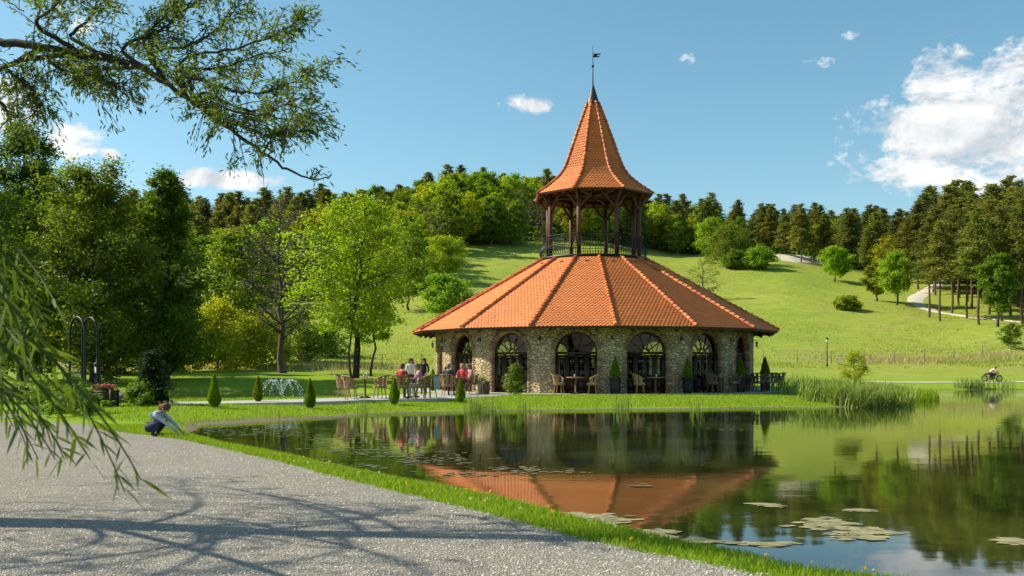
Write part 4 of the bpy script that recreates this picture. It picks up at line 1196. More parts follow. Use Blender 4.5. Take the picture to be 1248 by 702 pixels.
tb.add(V, np.stack([i0, i0 + 3, i0 + 4, i0 + 1], -1).reshape(-1, 4)); tb.build('lakeside_path', M['dirt_road'], None, kind='structure')

# ------------------------------------------------------------------ terrace furniture and plants
def on_terrace(px, py):
    return px_on(px, py, TZ)
def polar(thd, r):
    th = math.radians(thd)
    p = ang(th, r, TZ); return Vector((p[0] + PC[0], p[1] + PC[1], TZ))

def chair_parts(mat_):
    """rattan armchair: round seat, curved barrel back running into the arms, splayed legs"""
    out = []
    b = MB(); b.lathe([(0.0, .43), (.22, .43), (.25, .41), (.25, .385), (.22, .37), (0.0, .37)], 14); out.append(('seat', b.mesh('seat', mat_)))
    b = MB(); b.lathe([(0.0, .475), (.17, .475), (.215, .455), (.215, .432)], 14); out.append(('cushion', b.mesh('cushion', M['cushion'], True)))
    b = MB(); nn = 19; rows_ = []
    for i in range(nn):
        a = math.radians(-25 + 230 * i / (nn - 1)); f = math.sin(math.pi * i / (nn - 1)) ** .8
        r0, r1 = .25, .29 + .05 * f
        zt = .62 + .22 * f
        rows_.append([(r0 * math.cos(a), r0 * math.sin(a), .40), ((r0 + .02) * math.cos(a), (r0 + .02) * math.sin(a), .40 + (zt - .4) * .5), (r1 * math.cos(a), r1 * math.sin(a), zt)])
    rows_ = np.array(rows_)
    for i in range(nn - 1):                       # woven staves with gaps
        if i % 3 == 2: continue
        for k in range(2):
            q = [rows_[i, k], rows_[i + 1, k], rows_[i + 1, k + 1], rows_[i, k + 1]]
            b.add(q, [0, 1, 2, 3]); b.add([np.array(v_) * (.965, .965, 1) for v_ in q], [3, 2, 1, 0])
    b.tube(rows_[:, 2], .022, 6); b.tube(rows_[:, 1], .012, 5)
    out.append(('backrest', b.mesh('backrest', mat_)))
    for a in (40, 140, 220, 320):
        a = math.radians(a); b = MB()
        b.tube([(.19 * math.cos(a), .19 * math.sin(a), .40), (.22 * math.cos(a), .22 * math.sin(a), .2), (.26 * math.cos(a), .26 * math.sin(a), 0)], [.02, .018, .018], 6)
        out.append(('leg', b.mesh('leg', mat_)))
    return out
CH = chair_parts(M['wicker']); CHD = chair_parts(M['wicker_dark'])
def chair(p, face, label, parts=CH, group=None, scale=1.05):
    """face: direction the sitter looks, degrees from +x"""
    o = thing('wicker_chair', label, 'chair', p, math.radians(face + 90), group, scale)
    for n, me in parts: link(n, me, o)
    return o
b = MB(); b.lathe([(0.0, .74), (.40, .74), (.41, .725), (.40, .70), (0.0, .70)], 20); t_top = b.mesh('table_top', M['wicker'])
b = MB(); b.lathe([(.05, .70), (.04, .4), (.05, .1), (.22, .03), (.22, .0)], 10); t_leg = b.mesh('pedestal', M['wicker_dark'])
b = MB(); b.lathe([(0.0, .748), (.30, .748), (.42, .746), (.435, .70), (.44, .55)], 20); t_cloth = b.mesh('table_runner', M['white_linen'])
def table(p, label, group=None):
    o = thing('round_table', label, 'table', p, 0, group); link('table_top', t_top, o); link('pedestal', t_leg, o); return o
def glass_item(p, name, label, mat_, h=.12, r=.035):
    b = MB(); b.lathe([(0, 0), (r * .8, 0), (r, h * .6), (r * .6, h), (0, h)], 8)
    o = b.build(name, mat_, None, True, label=label, category=name.replace('_', ' ')); o.location = p; return o

# chairs under the eaves: (angle of the place, radius, facing)
GR = 'wicker chairs under the eaves'
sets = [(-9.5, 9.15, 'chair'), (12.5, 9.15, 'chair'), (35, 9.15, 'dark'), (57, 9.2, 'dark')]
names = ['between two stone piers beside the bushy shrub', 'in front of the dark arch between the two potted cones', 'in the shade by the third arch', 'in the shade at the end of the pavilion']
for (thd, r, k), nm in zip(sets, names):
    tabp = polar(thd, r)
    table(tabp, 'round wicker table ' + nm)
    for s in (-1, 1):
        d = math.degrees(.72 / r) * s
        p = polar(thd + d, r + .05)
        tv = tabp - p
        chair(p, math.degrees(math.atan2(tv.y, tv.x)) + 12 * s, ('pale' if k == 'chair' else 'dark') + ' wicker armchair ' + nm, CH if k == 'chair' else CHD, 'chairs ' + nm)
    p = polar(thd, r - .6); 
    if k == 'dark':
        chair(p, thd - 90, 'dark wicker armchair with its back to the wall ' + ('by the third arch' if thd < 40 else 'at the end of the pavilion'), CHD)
for thd, r, lab in ((12.8, 9.12, 'small white menu card standing on a shaded table'), (-9.8, 9.1, 'small bluish glass holder on the table by the bushy shrub')):
    p = polar(thd, r); glass_item(p + Vector((0, 0, .742)), 'table_card' if 'card' in lab else 'candle_glass', lab, M['white_linen'] if 'card' in lab else M['lamp_glass'])
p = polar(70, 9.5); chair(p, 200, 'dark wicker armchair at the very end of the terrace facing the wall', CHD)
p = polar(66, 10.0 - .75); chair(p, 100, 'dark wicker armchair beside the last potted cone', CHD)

# potted cones between the arches
cone_me = conifer(1.0, .27, 2600, .085, 31).mesh('cone_foliage', M['leaf_topiary'])
pb = MB(); pb.lathe([(0.0, 0.0), (.20, 0.0), (.24, .30), (.25, .66), (.27, .68), (.27, .72), (.23, .72), (.22, .66), (0.0, .66)], 14); pot_me = pb.mesh('pot', M['pot'])
for thd, r, sc_, lab in ((1.6, 8.72, 1.0, 'clipped green cone in a tall black pot between two arches'), (24, 8.75, .98, 'clipped cone in a black pot on the shaded pier'), (46.5, 8.78, 1.0, 'potted cone half hidden by dark chairs under the eave'), (69.5, 8.85, 1.02, 'dark potted cone standing against the meadow at the corner')):
    o = thing('potted_cone', lab, 'potted plant', polar(thd, r), thd, None, sc_)
    link('pot', pot_me, o); link('cone_foliage', cone_me, o, (0, 0, .62))
# clipped cones on the lawn
stem = MB(); stem.tube([(0, 0, -.05), (0, 0, .25)], .03, 6); stem_me = stem.mesh('stem', M['bark'])
tops = [conifer(.98, .23, 2600, .075, 41).mesh('cone_foliage', M['leaf_topiary']), conifer(.92, .235, 2600, .075, 42, .35).mesh('cone_foliage', M['leaf_topiary'])]
for i, (px, py, sc_, lab) in enumerate(((261, 494, 1.05, 'clipped cone shrub at the end of the paved strip by the small spruce'), (314.5, 489, .95, 'clipped cone shrub standing behind the paved strip'), (378, 491.5, .98, 'clipped cone shrub beside the fountain'),
        (480.5, 488, 1.02, 'clipped cone shrub in front of the man in red'), (561, 486.3, .95, 'clipped cone shrub beside the seated man in dark blue'),
        (527.5, 472, 1.15, 'slim clipped cone behind the seated guests'), (543, 471, 1.2, 'slim clipped cone at the corner of the stone wall'))):
    p = on_terrace(px, py) if py > 480 else on_ground(px, 47)
    p.z = float(H(p.x, p.y)) 
    o = thing('clipped_cone', lab, 'shrub', p, i * 1.7, None, sc_); link('cone_foliage', tops[i % 2], o); link('stem', stem_me, o)
# bushy shrub before the second arch
p = on_terrace(628, 480.5)
w_, l_ = broadleaf(1.35, .52, .06, cone_p, 22, 120, 34, .075, .03, spread=.5, seed=61, tw=.006)
tree_thing('bushy_shrub', 'bushy green shrub in front of the half-open arched door', 'shrub', p, 0, [('stem', w_.mesh('stem', M['bark'])), ('foliage', l_.mesh('foliage', M['leaf_topiary']))])
# stone bowl on a pedestal by the wall, and a dark urn
p = on_terrace(586, 479.6); o = thing('stone_planter', 'pale stone planter with drooping plant against the pavilion wall', 'planter', p)
b = MB(); b.lathe([(0, 0), (.16, 0), (.14, .3), (.22, .5), (.25, .55), (.2, .55), (0, .5)], 12); b.build('bowl', M['concrete'], o)
b = MB(); a_ = rng.normal(size=(260, 3)) * (.17, .17, .10) + (0, 0, .62); b.leaves(a_, .1, .06); b.build('foliage', M['dry_grass'], o)
p = on_terrace(592.5, 480.2); o = thing('dark_urn', 'small dark brown urn beside the pale stone planter', 'urn', p); b = MB(); b.lathe([(0, 0), (.14, 0), (.17, .25), (.15, .5), (.19, .56), (.14, .56), (0, .5)], 12); b.build('body', M['wicker_dark'], o, True); b = MB(); b.lathe([(0, .5), (.13, .52), (.13, .5)], 12); b.build('soil', M['soil'], o)

# ------------------------------------------------------------------ people
cloth_cache = {}
def cloth(c):
    if c not in cloth_cache: cloth_cache[c] = plain('cloth_%d' % len(cloth_cache), c, tuple(q * .75 for q in c), 14, .85, .25)
    return cloth_cache[c]
SKIN = plain('skin', (0.52, 0.30, 0.21), (0.46, 0.25, 0.17), 9, .5, 0.0)
def person(label, J, loc, rz, top, legs, hair, shoe=(.03, .025, .02), sleeves=True, hairlen=0.0, ponytail=False, scale=1.0, name='person', group=None, longtop=False):
    """J: joints in metres, facing -y. One skinned surface, coloured by body region."""
    o = thing(name, label, 'person', loc, rz, group, scale)
    mid = lambda a, b_, f=.5: tuple(np.array(J[a]) * (1 - f) + np.array(J[b_]) * f)
    V, E, Rr, reg = [], [], [], []
    def v(p, r, rg): V.append(tuple(p)); Rr.append(r if isinstance(r, tuple) else (r, r)); reg.append(rg); return len(V) - 1
    pel = v(J['pelvis'], (.155, .125), 0 if longtop else 1); wai = v(mid('pelvis', 'chest', .45), (.135, .105), 0); che = v(J['chest'], (.155, .115), 0)
    nb = v(mid('chest', 'neck', .75), (.085, .075), 0); nk = v(J['neck'], .05, 2); hd0 = v(mid('neck', 'head', .55), (.062, .068), 2); hd = v(J['head'], (.078, .092), 2)
    up = np.array(J['head']) - np.array(J['neck']); up /= np.linalg.norm(up)
    ht = v(np.array(J['head']) + up * .075, (.062, .07), 2)
    E += [(pel, wai), (wai, che), (che, nb), (nb, nk), (nk, hd0), (hd0, hd), (hd, ht)]
    for s in ('L', 'R'):
        sh = v(J['sh' + s], .062, 0); ua = v(mid('sh' + s, 'el' + s), .05, 0); e_ = v(J['el' + s], .042, 0 if sleeves else 2); fa = v(mid('el' + s, 'ha' + s), .038, 0 if sleeves else 2); wr = v(mid('el' + s, 'ha' + s, .88), .026, 2)
        hn = v(np.array(J['ha' + s]), (.036, .02), 2)
        E += [(nb, sh), (sh, ua), (ua, e_), (e_, fa), (fa, wr), (wr, hn)]
        hp = v(J['hp' + s], .098, 1); th_ = v(mid('hp' + s, 'kn' + s), .082, 1); kn = v(J['kn' + s], .062, 1); ca = v(mid('kn' + s, 'an' + s, .4), .056, 1); an = v(J['an' + s], .042, 1); he = v(np.array(J['an' + s]) * (1, 1, .55), .045, 3); to = v(J['to' + s], (.045, .03), 3)
        E += [(pel, hp), (hp, th_), (th_, kn), (kn, ca), (ca, an), (an, he), (he, to)]
    me = bpy.data.meshes.new('body'); me.from_pydata(V, E, [])
    tmp = bpy.data.objects.new('tmp_body', me); C.objects.link(tmp)
    md = tmp.modifiers.new('skin', 'SKIN'); md.use_smooth_shade = True
    for i, sv in enumerate(me.skin_vertices[0].data): sv.radius = Rr[i]; sv.use_root = (i == 0)
    sb = tmp.modifiers.new('sub', 'SUBSURF'); sb.levels = 1; sb.render_levels = 1
    dg = bpy.context.evaluated_depsgraph_get()
    body = bpy.data.meshes.new_from_object(tmp.evaluated_get(dg)); body.name = 'body'
    bpy.data.objects.remove(tmp)
    co = np.empty(len(body.vertices) * 3, np.float32); body.vertices.foreach_get('co', co); co = co.reshape(-1, 3)
    fv = [list(p.vertices) for p in body.polygons]
    VV = np.array(V)
    b = MB()
    quads = {}
    segs = [(np.array(V[a]), np.array(V[c_]), reg[a], reg[c_]) for a, c_ in E]
    cen = np.array([co[f].mean(0) for f in fv])
    best = np.full(len(cen), 1e9); rg = np.zeros(len(cen), int)
    for A, B_, ra, rb in segs:
        ab = B_ - A; t_ = np.clip(((cen - A) @ ab) / (ab @ ab + 1e-9), 0, 1); d_ = np.linalg.norm(cen - A - t_[:, None] * ab, axis=1)
        m_ = d_ < best; best[m_] = d_[m_]; rg[m_] = np.where(t_[m_] < .5, ra, rb)
    for k in set(len(f) for f in fv):
        for r_ in range(4):
            sel = [f for i, f in enumerate(fv) if len(f) == k and rg[i] == r_]
            if sel:
                quads.setdefault(k, []).append((np.array(sel), r_))
    b.v.append(co.astype(float)); b.n = len(co)
    for k, lst in quads.items():
        for fa_, r_ in lst:
            b.f.setdefault(k, []).append(fa_); b.mi.setdefault(k, []).append(np.full(len(fa_), r_, np.int32)); b.at.setdefault(k, []).append(np.zeros(len(fa_)))
    # fingers and thumb, nose and ears belong to the same mesh
    for s, sg in (('L', -1), ('R', 1)):
        h0 = np.array(J['ha' + s]); d = h0 - np.array(J['el' + s]); d /= np.linalg.norm(d); sd_ = np.cross(d, (0, 0, 1.0)); sd_ /= np.linalg.norm(sd_) + 1e-9; dn = np.cross(sd_, d)
        for i, L in enumerate((.062, .072, .068, .052)):
            q = h0 + d * .02 + sd_ * (.021 * (i - 1.5)); b.tube([q, q + d * L * .55 - np.array((0, 0, .006)), q + d * L * .95 - np.array((0, 0, .025))], [.0095, .009, .007], 5, mi=2)
        q = h0 - d * .01 - sd_ * sg * .03; b.tube([q, q + d * .025 - sd_ * sg * .022, q + d * .05 - sd_ * sg * .026], [.011, .01, .008], 5, mi=2)
    fwd = np.array(J.get('face', (0, -1, 0)), float); fwd /= np.linalg.norm(fwd); hc = np.array(J['head']); sid = np.cross(fwd, up)
    b.blob(hc + fwd * .098 - up * .005, (.014, .014, .02), mi=2, seg=6, rings=3)
    for s in (-1, 1):
        b.blob(hc + sid * s * .083 - up * .005, (.012, .018, .028), mi=2, seg=6, rings=3)
        b.blob(hc + fwd * .086 + sid * s * .03 + up * .018, (.011, .009, .007), mi=3, seg=6, rings=3)
    b.blob(hc + fwd * .088 - up * .048, (.022, .01, .006), mi=4, seg=6, rings=3)
    b.build('body', [cloth(top), cloth(legs), SKIN, cloth(shoe), cloth((.35, .12, .10))], o, True)
    hb = MB()
    hb.blob(hc + up * .045 - fwd * .022, (.096, .104, .088), seg=12, rings=7, jit=.03)
    if hairlen > 0:
        for k in range(26):
            a = -1.0 + 2.0 * k / 25; dirn = -fwd * math.cos(a * 1.35) + sid * math.sin(a * 1.35)
            q = hc + dirn * .088 + up * .06
            hb.tube([q, q + dirn * .015 - up * .12, q + dirn * .02 - np.array((0, 0, .12 + hairlen * (.8 + .3 * random.random())))], [.024, .024, .008], 5)
    else:
        hb.blob(hc - fwd * .045 - up * .01, (.085, .075, .085), seg=10, rings=6, jit=.03)
    if ponytail:
        q = hc - fwd * .10 + up * .02
        hb.tube([q, q - fwd * .06 - np.array((0, 0, .03)), q - fwd * .08 - np.array((0, 0, .12)), q - fwd * .07 - np.array((0, 0, .22))], [.03, .036, .032, .008], 7)
    hb.build('hair', cloth(hair), o, True)
    return o
def seated(arm=0.0, lean=.0, turn=0.0, reach=.36, hz=.74):
    f = -1.0
    J = dict(pelvis=(0, .02, .50), chest=(0, .03 - lean * .6, .86), neck=(0, .0 - lean, 1.06), head=(math.sin(turn) * .02, -.03 - lean * 1.2, 1.19), face=(math.sin(turn), -math.cos(turn), -.12))
    for s, sg in (('L', -1), ('R', 1)):
        J['sh' + s] = (sg * .185, .02 - lean * .9, 1.0); J['el' + s] = (sg * .25, -.10 - lean, .76 + arm * .1); J['ha' + s] = (sg * .10, -reach - lean, hz + arm * (sg > 0) * .28)
        J['hp' + s] = (sg * .10, .0, .50); J['kn' + s] = (sg * .12, -.42, .50); J['an' + s] = (sg * .11, -.40, .09); J['to' + s] = (sg * .13, -.56, .035)
    return J
def standing(turn=0.0):
    J = dict(pelvis=(0, 0, .92), chest=(0, .0, 1.28), neck=(0, -.01, 1.46), head=(0, -.03, 1.59), face=(math.sin(turn), -math.cos(turn), -.1))
    for s, sg in (('L', -1), ('R', 1)):
        J['sh' + s] = (sg * .18, 0, 1.40); J['el' + s] = (sg * .24, -.03, 1.12); J['ha' + s] = (sg * .14, -.24, 1.0); J['hp' + s] = (sg * .09, 0, .90); J['kn' + s] = (sg * .10, -.03, .50); J['an' + s] = (sg * .10, .02, .09); J['to' + s] = (sg * .11, -.13, .035)
    return J
def face_to(p, q): d = Vector(q) - Vector(p); return math.atan2(d.x, -d.y)        # turns -y towards q
# first table of guests
T1 = on_terrace(505, 484.2); T2 = on_terrace(557, 481.0)
def guest(px, py, tab, label, chairlab, parts=CH, **kw):
    p = on_terrace(px, py); rz = kw.pop('rz', None)
    if rz is None: rz = face_to(p, tab)
    J = kw.pop('J', None) or seated(arm=kw.pop('arm', 0), lean=kw.pop('lean', .03), turn=kw.pop('turn', 0.0))
    person(label, J, p, rz, kw.pop('top'), kw.pop('legs'), kw.pop('hair'), **kw)
    if chairlab:
        q = p + Vector((-math.sin(rz) * .02, math.cos(rz) * .02, 0)); chair(q, math.degrees(rz) - 90, chairlab, parts)
table(T1, 'round wicker table with the larger group of guests around it')
table(T2, 'round wicker table between the man in dark blue and two women')
guest(489.5, 485.8, T1, 'seated person in a red shirt with back to the pond', 'wicker armchair under the person in the red shirt', top=(.50, .055, .06), legs=(.05, .04, .035), hair=(.13, .07, .035), rz=math.radians(155))
guest(501, 481.3, T1, 'seated person with long dark hair in white top and dark jacket', None, top=(.62, .62, .60), legs=(.03, .03, .035), hair=(.022, .014, .010), hairlen=.30, J=standing(.1), scale=.9)
guest(512, 485.6, T1, 'seated person in a pink top leaning towards the table', 'wicker armchair under the person in the pink top', top=(.62, .30, .38), legs=(.45, .38, .33), hair=(.20, .11, .05), hairlen=.10, rz=math.radians(-78), lean=.07)
guest(516.5, 480.8, T1, 'person in a black top with dark hair behind the pink top', None, top=(.02, .018, .022), legs=(.03, .03, .04), hair=(.025, .016, .012), hairlen=.12, J=standing(-.5), scale=.91)
guest(546, 482.8, T2, 'seated grey-haired person in dark blue seen from behind', 'wicker armchair under the person in dark blue', top=(.045, .055, .085), legs=(.03, .03, .04), hair=(.20, .18, .16), rz=math.radians(165))
guest(564.5, 480.4, T2, 'blond seated person in a bright red top by the wall', 'wicker armchair under the person in the bright red top', top=(.60, .045, .075), legs=(.06, .05, .05), hair=(.40, .24, .11), hairlen=.10, rz=math.radians(-25), arm=.6)
guest(573, 479.8, T2, 'seated person in pale pink and black next to the arched door', 'wicker armchair nearest the narrow arched door', top=(.55, .25, .30), legs=(.02, .02, .022), hair=(.17, .09, .05), hairlen=.08, rz=math.radians(-60))
# empty chairs and a chair with a jacket hung over it
pt = on_terrace(445, 485.0); table(pt, 'empty round wicker table on the lawn side of the terrace')
for px, py, fc, lab in ((428, 487.0, 20, 'pale wicker armchair beside the empty table, back to the fountain'), (463, 485.6, 165, 'pale wicker armchair turned towards the empty table'), (419, 485.0, -20, 'wicker armchair half behind another at the empty table')):
    chair(on_terrace(px, py), fc, lab)
for px, lab in ((443.5, 'small glass on the empty wicker table'), (447, 'small bottle on the empty wicker table')):
    q = on_terrace(px, 485.0); glass_item((q.x, q.y, TZ + .742), 'drinking_glass' if 'glass' in lab else 'bottle', lab, M['lamp_glass'], .16 if 'glass' in lab else .24)
pc_ = on_terrace(524, 485.2); chair(pc_, 150, 'wicker armchair with a pale grey jacket hung over its back', CH)
jb = MB(); g3 = np.random.default_rng(3)
nn = 9; rws = []
for i in range(nn):
    f = i / (nn - 1); zz_ = .86 - .62 * f; rws.append([((-.24 - .03 * f + .52 * j / 6) , .02 * math.sin(j * 1.9 + f * 3) - .05 * math.sin(f * 3.0) - .10 * f, zz_ + .02 * math.sin(j)) for j in range(7)])
rws = np.array(rws)
for side in (0, .025):
    V_ = (rws + (0, side, 0)).reshape(-1, 3); i0 = (np.arange(nn - 1)[:, None] * 7 + np.arange(6)[None, :]); jb.add(V_, np.stack([i0, i0 + 1, i0 + 8, i0 + 7], -1).reshape(-1, 4))
jo = jb.build('jacket', cloth((.40, .42, .38)), None, True, label='pale grey jacket draped over the back of a wicker chair', category='jacket'); jo.location = (pc_.x + .24, pc_.y - .20, TZ + .12); jo.rotation_euler = (0, 0, math.radians(48)); jo.scale = (.62, .8, .88)

# crouching girl at the pond's edge
gp = px_on(189, 532.5, .10)
J = dict(pelvis=(0, .16, .17), chest=(0, -.02, .41), neck=(0, -.15, .53), head=(0, -.24, .60), face=(0, -.8, -.62))
for s, sg in (('L', -1), ('R', 1)):
    J['sh' + s] = (sg * .16, -.08, .48); J['el' + s] = (sg * .14, -.34, .30); J['ha' + s] = (sg * .09, -.58, .10); J['hp' + s] = (sg * .09, .12, .17); J['kn' + s] = (sg * .11, -.20, .33); J['an' + s] = (sg * .10, .0, .08); J['to' + s] = (sg * .11, -.15, .03)
gp.z = float(H(gp.x, gp.y))
person('crouching person in a pale blue sweater reaching towards the pond', J, gp, math.radians(78), (.42, .50, .62), (.035, .04, .09), (.14, .055, .03), ponytail=True, scale=.95, longtop=True)

# ------------------------------------------------------------------ garden gate, flower boxes, rocks, spruce, fountain
gq = px_on(102, 497, .14); gz_ = float(H(gq.x, gq.y))
gate = thing('iron_garden_arch', 'black wrought iron garden arch with low gate under the dark trees', 'garden arch', (gq.x, gq.y, gz_), math.radians(-38))
AW, AH = .50, 2.3
for d in (-.22, .22):
    pts = [(-AW, d, 0), (-AW, d, AH)] + [(AW * math.cos(a), d, AH + AW * 1.15 * math.sin(a)) for a in np.linspace(math.pi, 0, 13)[1:-1]] + [(AW, d, AH), (AW, d, 0)]
    b = MB(); b.tube(pts, .042, 6); b.build('hoop', M['iron'], gate)
for z in np.arange(.3, AH, .33):
    for s in (-AW, AW): b = MB(); b.beam((s, -.22, z), (s, .22, z), .02, .02); b.build('rung', M['iron'], gate)
for a in np.linspace(.2, math.pi - .2, 6): b = MB(); b.beam((AW * math.cos(a), -.22, AH + AW * 1.15 * math.sin(a)), (AW * math.cos(a), .22, AH + AW * 1.15 * math.sin(a)), .02, .02); b.build('rung', M['iron'], gate)
b = MB()
for z in (.15, .5, .95): b.beam((-AW + .05, -.22, z), (AW - .05, -.22, z), .025, .03)
for u in np.linspace(-AW + .07, AW - .07, 11): b.tube([(u, -.22, .1), (u, -.22, 1.05 + .12 * math.cos(u * 3))], .011, 5)
b.build('gate_leaf', M['iron'], gate)
for i, (dx, lab) in enumerate(((.78, 'black iron gate post with cap right beside the garden arch'),)):
    q = px_on(119, 496, .14); o = thing('gate_post', lab, 'post', (q.x, q.y, float(H(q.x, q.y))))
    b = MB(); b.box((0, 0, .62), (.17, .17, 1.24)); b.build('shaft', M['iron'], o); b = MB(); b.lathe([(.15, 1.24), (.15, 1.29), (.05, 1.36), (.07, 1.43), (.0, 1.5)], 8); b.build('cap', M['iron'], o)
def planter(px, py, label, flowers):
    q = px_on(px, py, .16); o = thing('flower_box', label, 'planter', (q.x, q.y, float(H(q.x, q.y)) - .01), math.radians(-8))
    for i in range(4):
        b = MB(); b.box((0, -.20, .27 + i * .078), (.62, .03, .07)); b.build('board', M['wood_dark'], o); b = MB(); b.box((0, .20, .27 + i * .078), (.62, .03, .07)); b.build('board', M['wood_dark'], o)
        for s in (-1, 1): b = MB(); b.box((s * .325, 0, .27 + i * .078), (.03, .43, .07)); b.build('board', M['wood_dark'], o)
    for sx in (-1, 1):
        for sy in (-1, 1): b = MB(); b.box((sx * .33, sy * .21, .28), (.06, .06, .58)); b.build('leg', M['wood_dark'], o)
    b = MB(); b.box((0, 0, .50), (.60, .38, .03)); b.build('soil', M['soil'], o)
    g = np.random.default_rng(int(px)); n = 700
    b = MB(); c_ = g.normal(size=(n, 3)) * (.17, .11, .06) + (0, 0, .60); b.leaves(c_, .07, .045); b.build('foliage', M['leaf_mid'], o)
    if flowers:
        b = MB(); c_ = g.uniform(-1, 1, size=(150, 3)) * (.32, .2, .07) + (0, -.02, .66)
        for k in range(150): b.leaves(np.repeat(c_[k:k + 1], 5, 0) + g.normal(size=(5, 3)) * .014, .055, .05, .6)
        b.build('blossom', M['flower_pink'], o)
planter(127.5, 499, 'dark wooden planter full of pink flowers beside the garden arch', True)
planter(18, 497, 'dark wooden planter without flowers behind the willow shoots', False)
for i, (px, py, r, lab) in enumerate(((148, 496, .30, 'large angular grey rock next to the flower box'), (161, 496, .24, 'smaller grey rock between the large rock and the spruce'), (154, 493, .28, 'rounded rock behind the two front rocks'), (137, 498, .14, 'pale flat stone at the foot of the flower box'))):
    q = px_on(px, py, .18); b = MB(); b.blob((0, 0, r * .5), (r, r * .8, r * .75), seg=9, rings=5, jit=.16)
    o = b.build('rock', M['rock'], None, label=lab, category='rock'); o.location = (q.x, q.y, float(H(q.x, q.y)) - .03); o.rotation_euler = (0, 0, i * 1.1)
q = px_on(185, 497.5, .2)
w_, l_ = pine(1.75, .62, .12, 22, 60, .11, .035, seed=77, conic=.8)
tree_thing('small_spruce', 'small dark spruce beside the rocks on the lawn', 'tree', (q.x, q.y, float(H(q.x, q.y))), 0, [('trunk', w_.mesh('trunk', M['bark'])), ('crown', l_.mesh('crown', M['needle_spruce']))])
for i, (px, Yd, h_, lab) in enumerate(((170, 30, .75, 'low leafy bush behind the small spruce'), (90, 27, .9, 'dark low bush by the garden arch under willow shoots'), (62, 29, 1.0, 'dark leafy bush behind the hanging willow shoots'))):
    single('low_bush', lab, px, Yd, broadleaf(h_, h_ * .75, .08, low_p, 14, 60, 40, .09, .02, spread=.45, seed=200 + i, tw=.008), M['bark'], M['leaf_dark' if i else 'leaf_mid'], i, cat='bush', crown='foliage')

# fountain: arcs of drops in the back pond
fo = thing('fountain', 'small fountain throwing thin arcs of water in the back pond', 'fountain', (px_on(350, 486, .2).x * 1.02, 39.3, .2))
b = MB(); b.lathe([(.0, -.3), (.06, -.3), (.06, .05), (.03, .08), (0, .08)], 8); b.build('nozzle', M['iron'], fo)
g4 = np.random.default_rng(9)
for k in range(12):
    a = k / 12 * 6.283 + .2; R_ = .92; b = MB()
    for t in np.linspace(0.03, 1, 34):
        p = np.array((math.cos(a) * R_ * t, math.sin(a) * R_ * t, .08 + 3.1 * .72 * t * (1 - t) * 1.25)) + g4.normal(size=3) * .012 * (1 + 2 * t)
        r = .008 + .010 * g4.random() * (0.5 + t); b.blob(p, (r, r, r * 1.5), seg=5, rings=3)
    b.build('water_arc', M['water_drop'], fo)

# lamp post, wire fence, little willow, bike
q = on_ground(1008, 84)
lp = thing('lamp_post', 'black lamp post on the bank in front of the meadow', 'lamp post', (q.x, q.y, q.z))
b = MB(); b.lathe([(.10, 0), (.10, .12), (.055, .2), (.045, 1.2), (.035, 2.05), (.06, 2.1), (.0, 2.1)], 8); b.build('pole', M['iron'], lp)
b = MB(); b.lathe([(.05, 2.1), (.13, 2.38), (0, 2.38)], 6); b.build('lamp_glass', M['lamp_glass'], lp)
b = MB(); b.lathe([(.17, 2.38), (.16, 2.41), (.06, 2.5), (.02, 2.58), (0, 2.6)], 6); b.build('lamp_cap', M['iron'], lp)
def wire_fence(label, pts, sp, h_):
    P_ = resample(np.array(pts, float), 200); L = np.hypot(*np.diff(P_, axis=0).T).sum(); n = int(L / sp)
    P_ = resample(P_, n + 1); o = thing('wire_fence', label, 'fence', (P_[0][0], P_[0][1], float(H(*P_[0]))))
    o0 = np.array((P_[0][0], P_[0][1], float(H(*P_[0])))); tp_ = []
    for (x, y) in P_:
        z = float(H(x, y)); b = MB(); b.box(np.array((x, y, z + h_ / 2)) - o0, (.045, .045, h_ + .1)); b.build('post', M['bark_pale'], o); tp_.append((x, y, z))
    for f in (.35, .65, .95):
        b = MB(); b.tube(np.array(tp_) - o0 + (0, 0, h_ * f), .008, 4); b.build('wire', M['steel'], o)
wire_fence('thin wire fence with posts along the foot of the meadow right of the pavilion', [((930 - HX) / F * 87, 87), ((1040 - HX) / F * 87, 87), ((1150 - HX) / F * 89, 89), ((1300 - HX) / F * 92, 92)], 3.0, 1.15)
wire_fence('thin wire fence behind the fountain and the many-stemmed tree', [((215 - HX) / F * 72, 72), ((400 - HX) / F * 73, 73), ((560 - HX) / F * 76, 76)], 2.8, 1.2)
q = on_ground(1041, 62)
w_, l_ = broadleaf(2.3, .95, .3, oval_p, 18, 90, 40, .10, .05, spread=.4, seed=210, tw=.008, flat=1.2)
q = Vector(((1041 - HX) / F * 60, 60, 0)); q.z = float(H(q.x, q.y))
tree_thing('young_willow', 'small yellow-green weeping tree behind the reeds', 'tree', q, 0, [('trunk', w_.mesh('trunk', M['bark'])), ('crown', l_.mesh('crown', M['leaf_spring']))])
q = on_ground(1232, 96); w_, l_ = broadleaf(2.6, 1.3, .3, oval_p, 14, 70, 40, .16, .05, spread=.4, seed=211)
tree_thing('bank_bush', 'small green bush in the dry grass at the meadow foot', 'bush', q, 0, [('stem', w_.mesh('stem', M['bark'])), ('foliage', l_.mesh('foliage', M['leaf_mid']))])

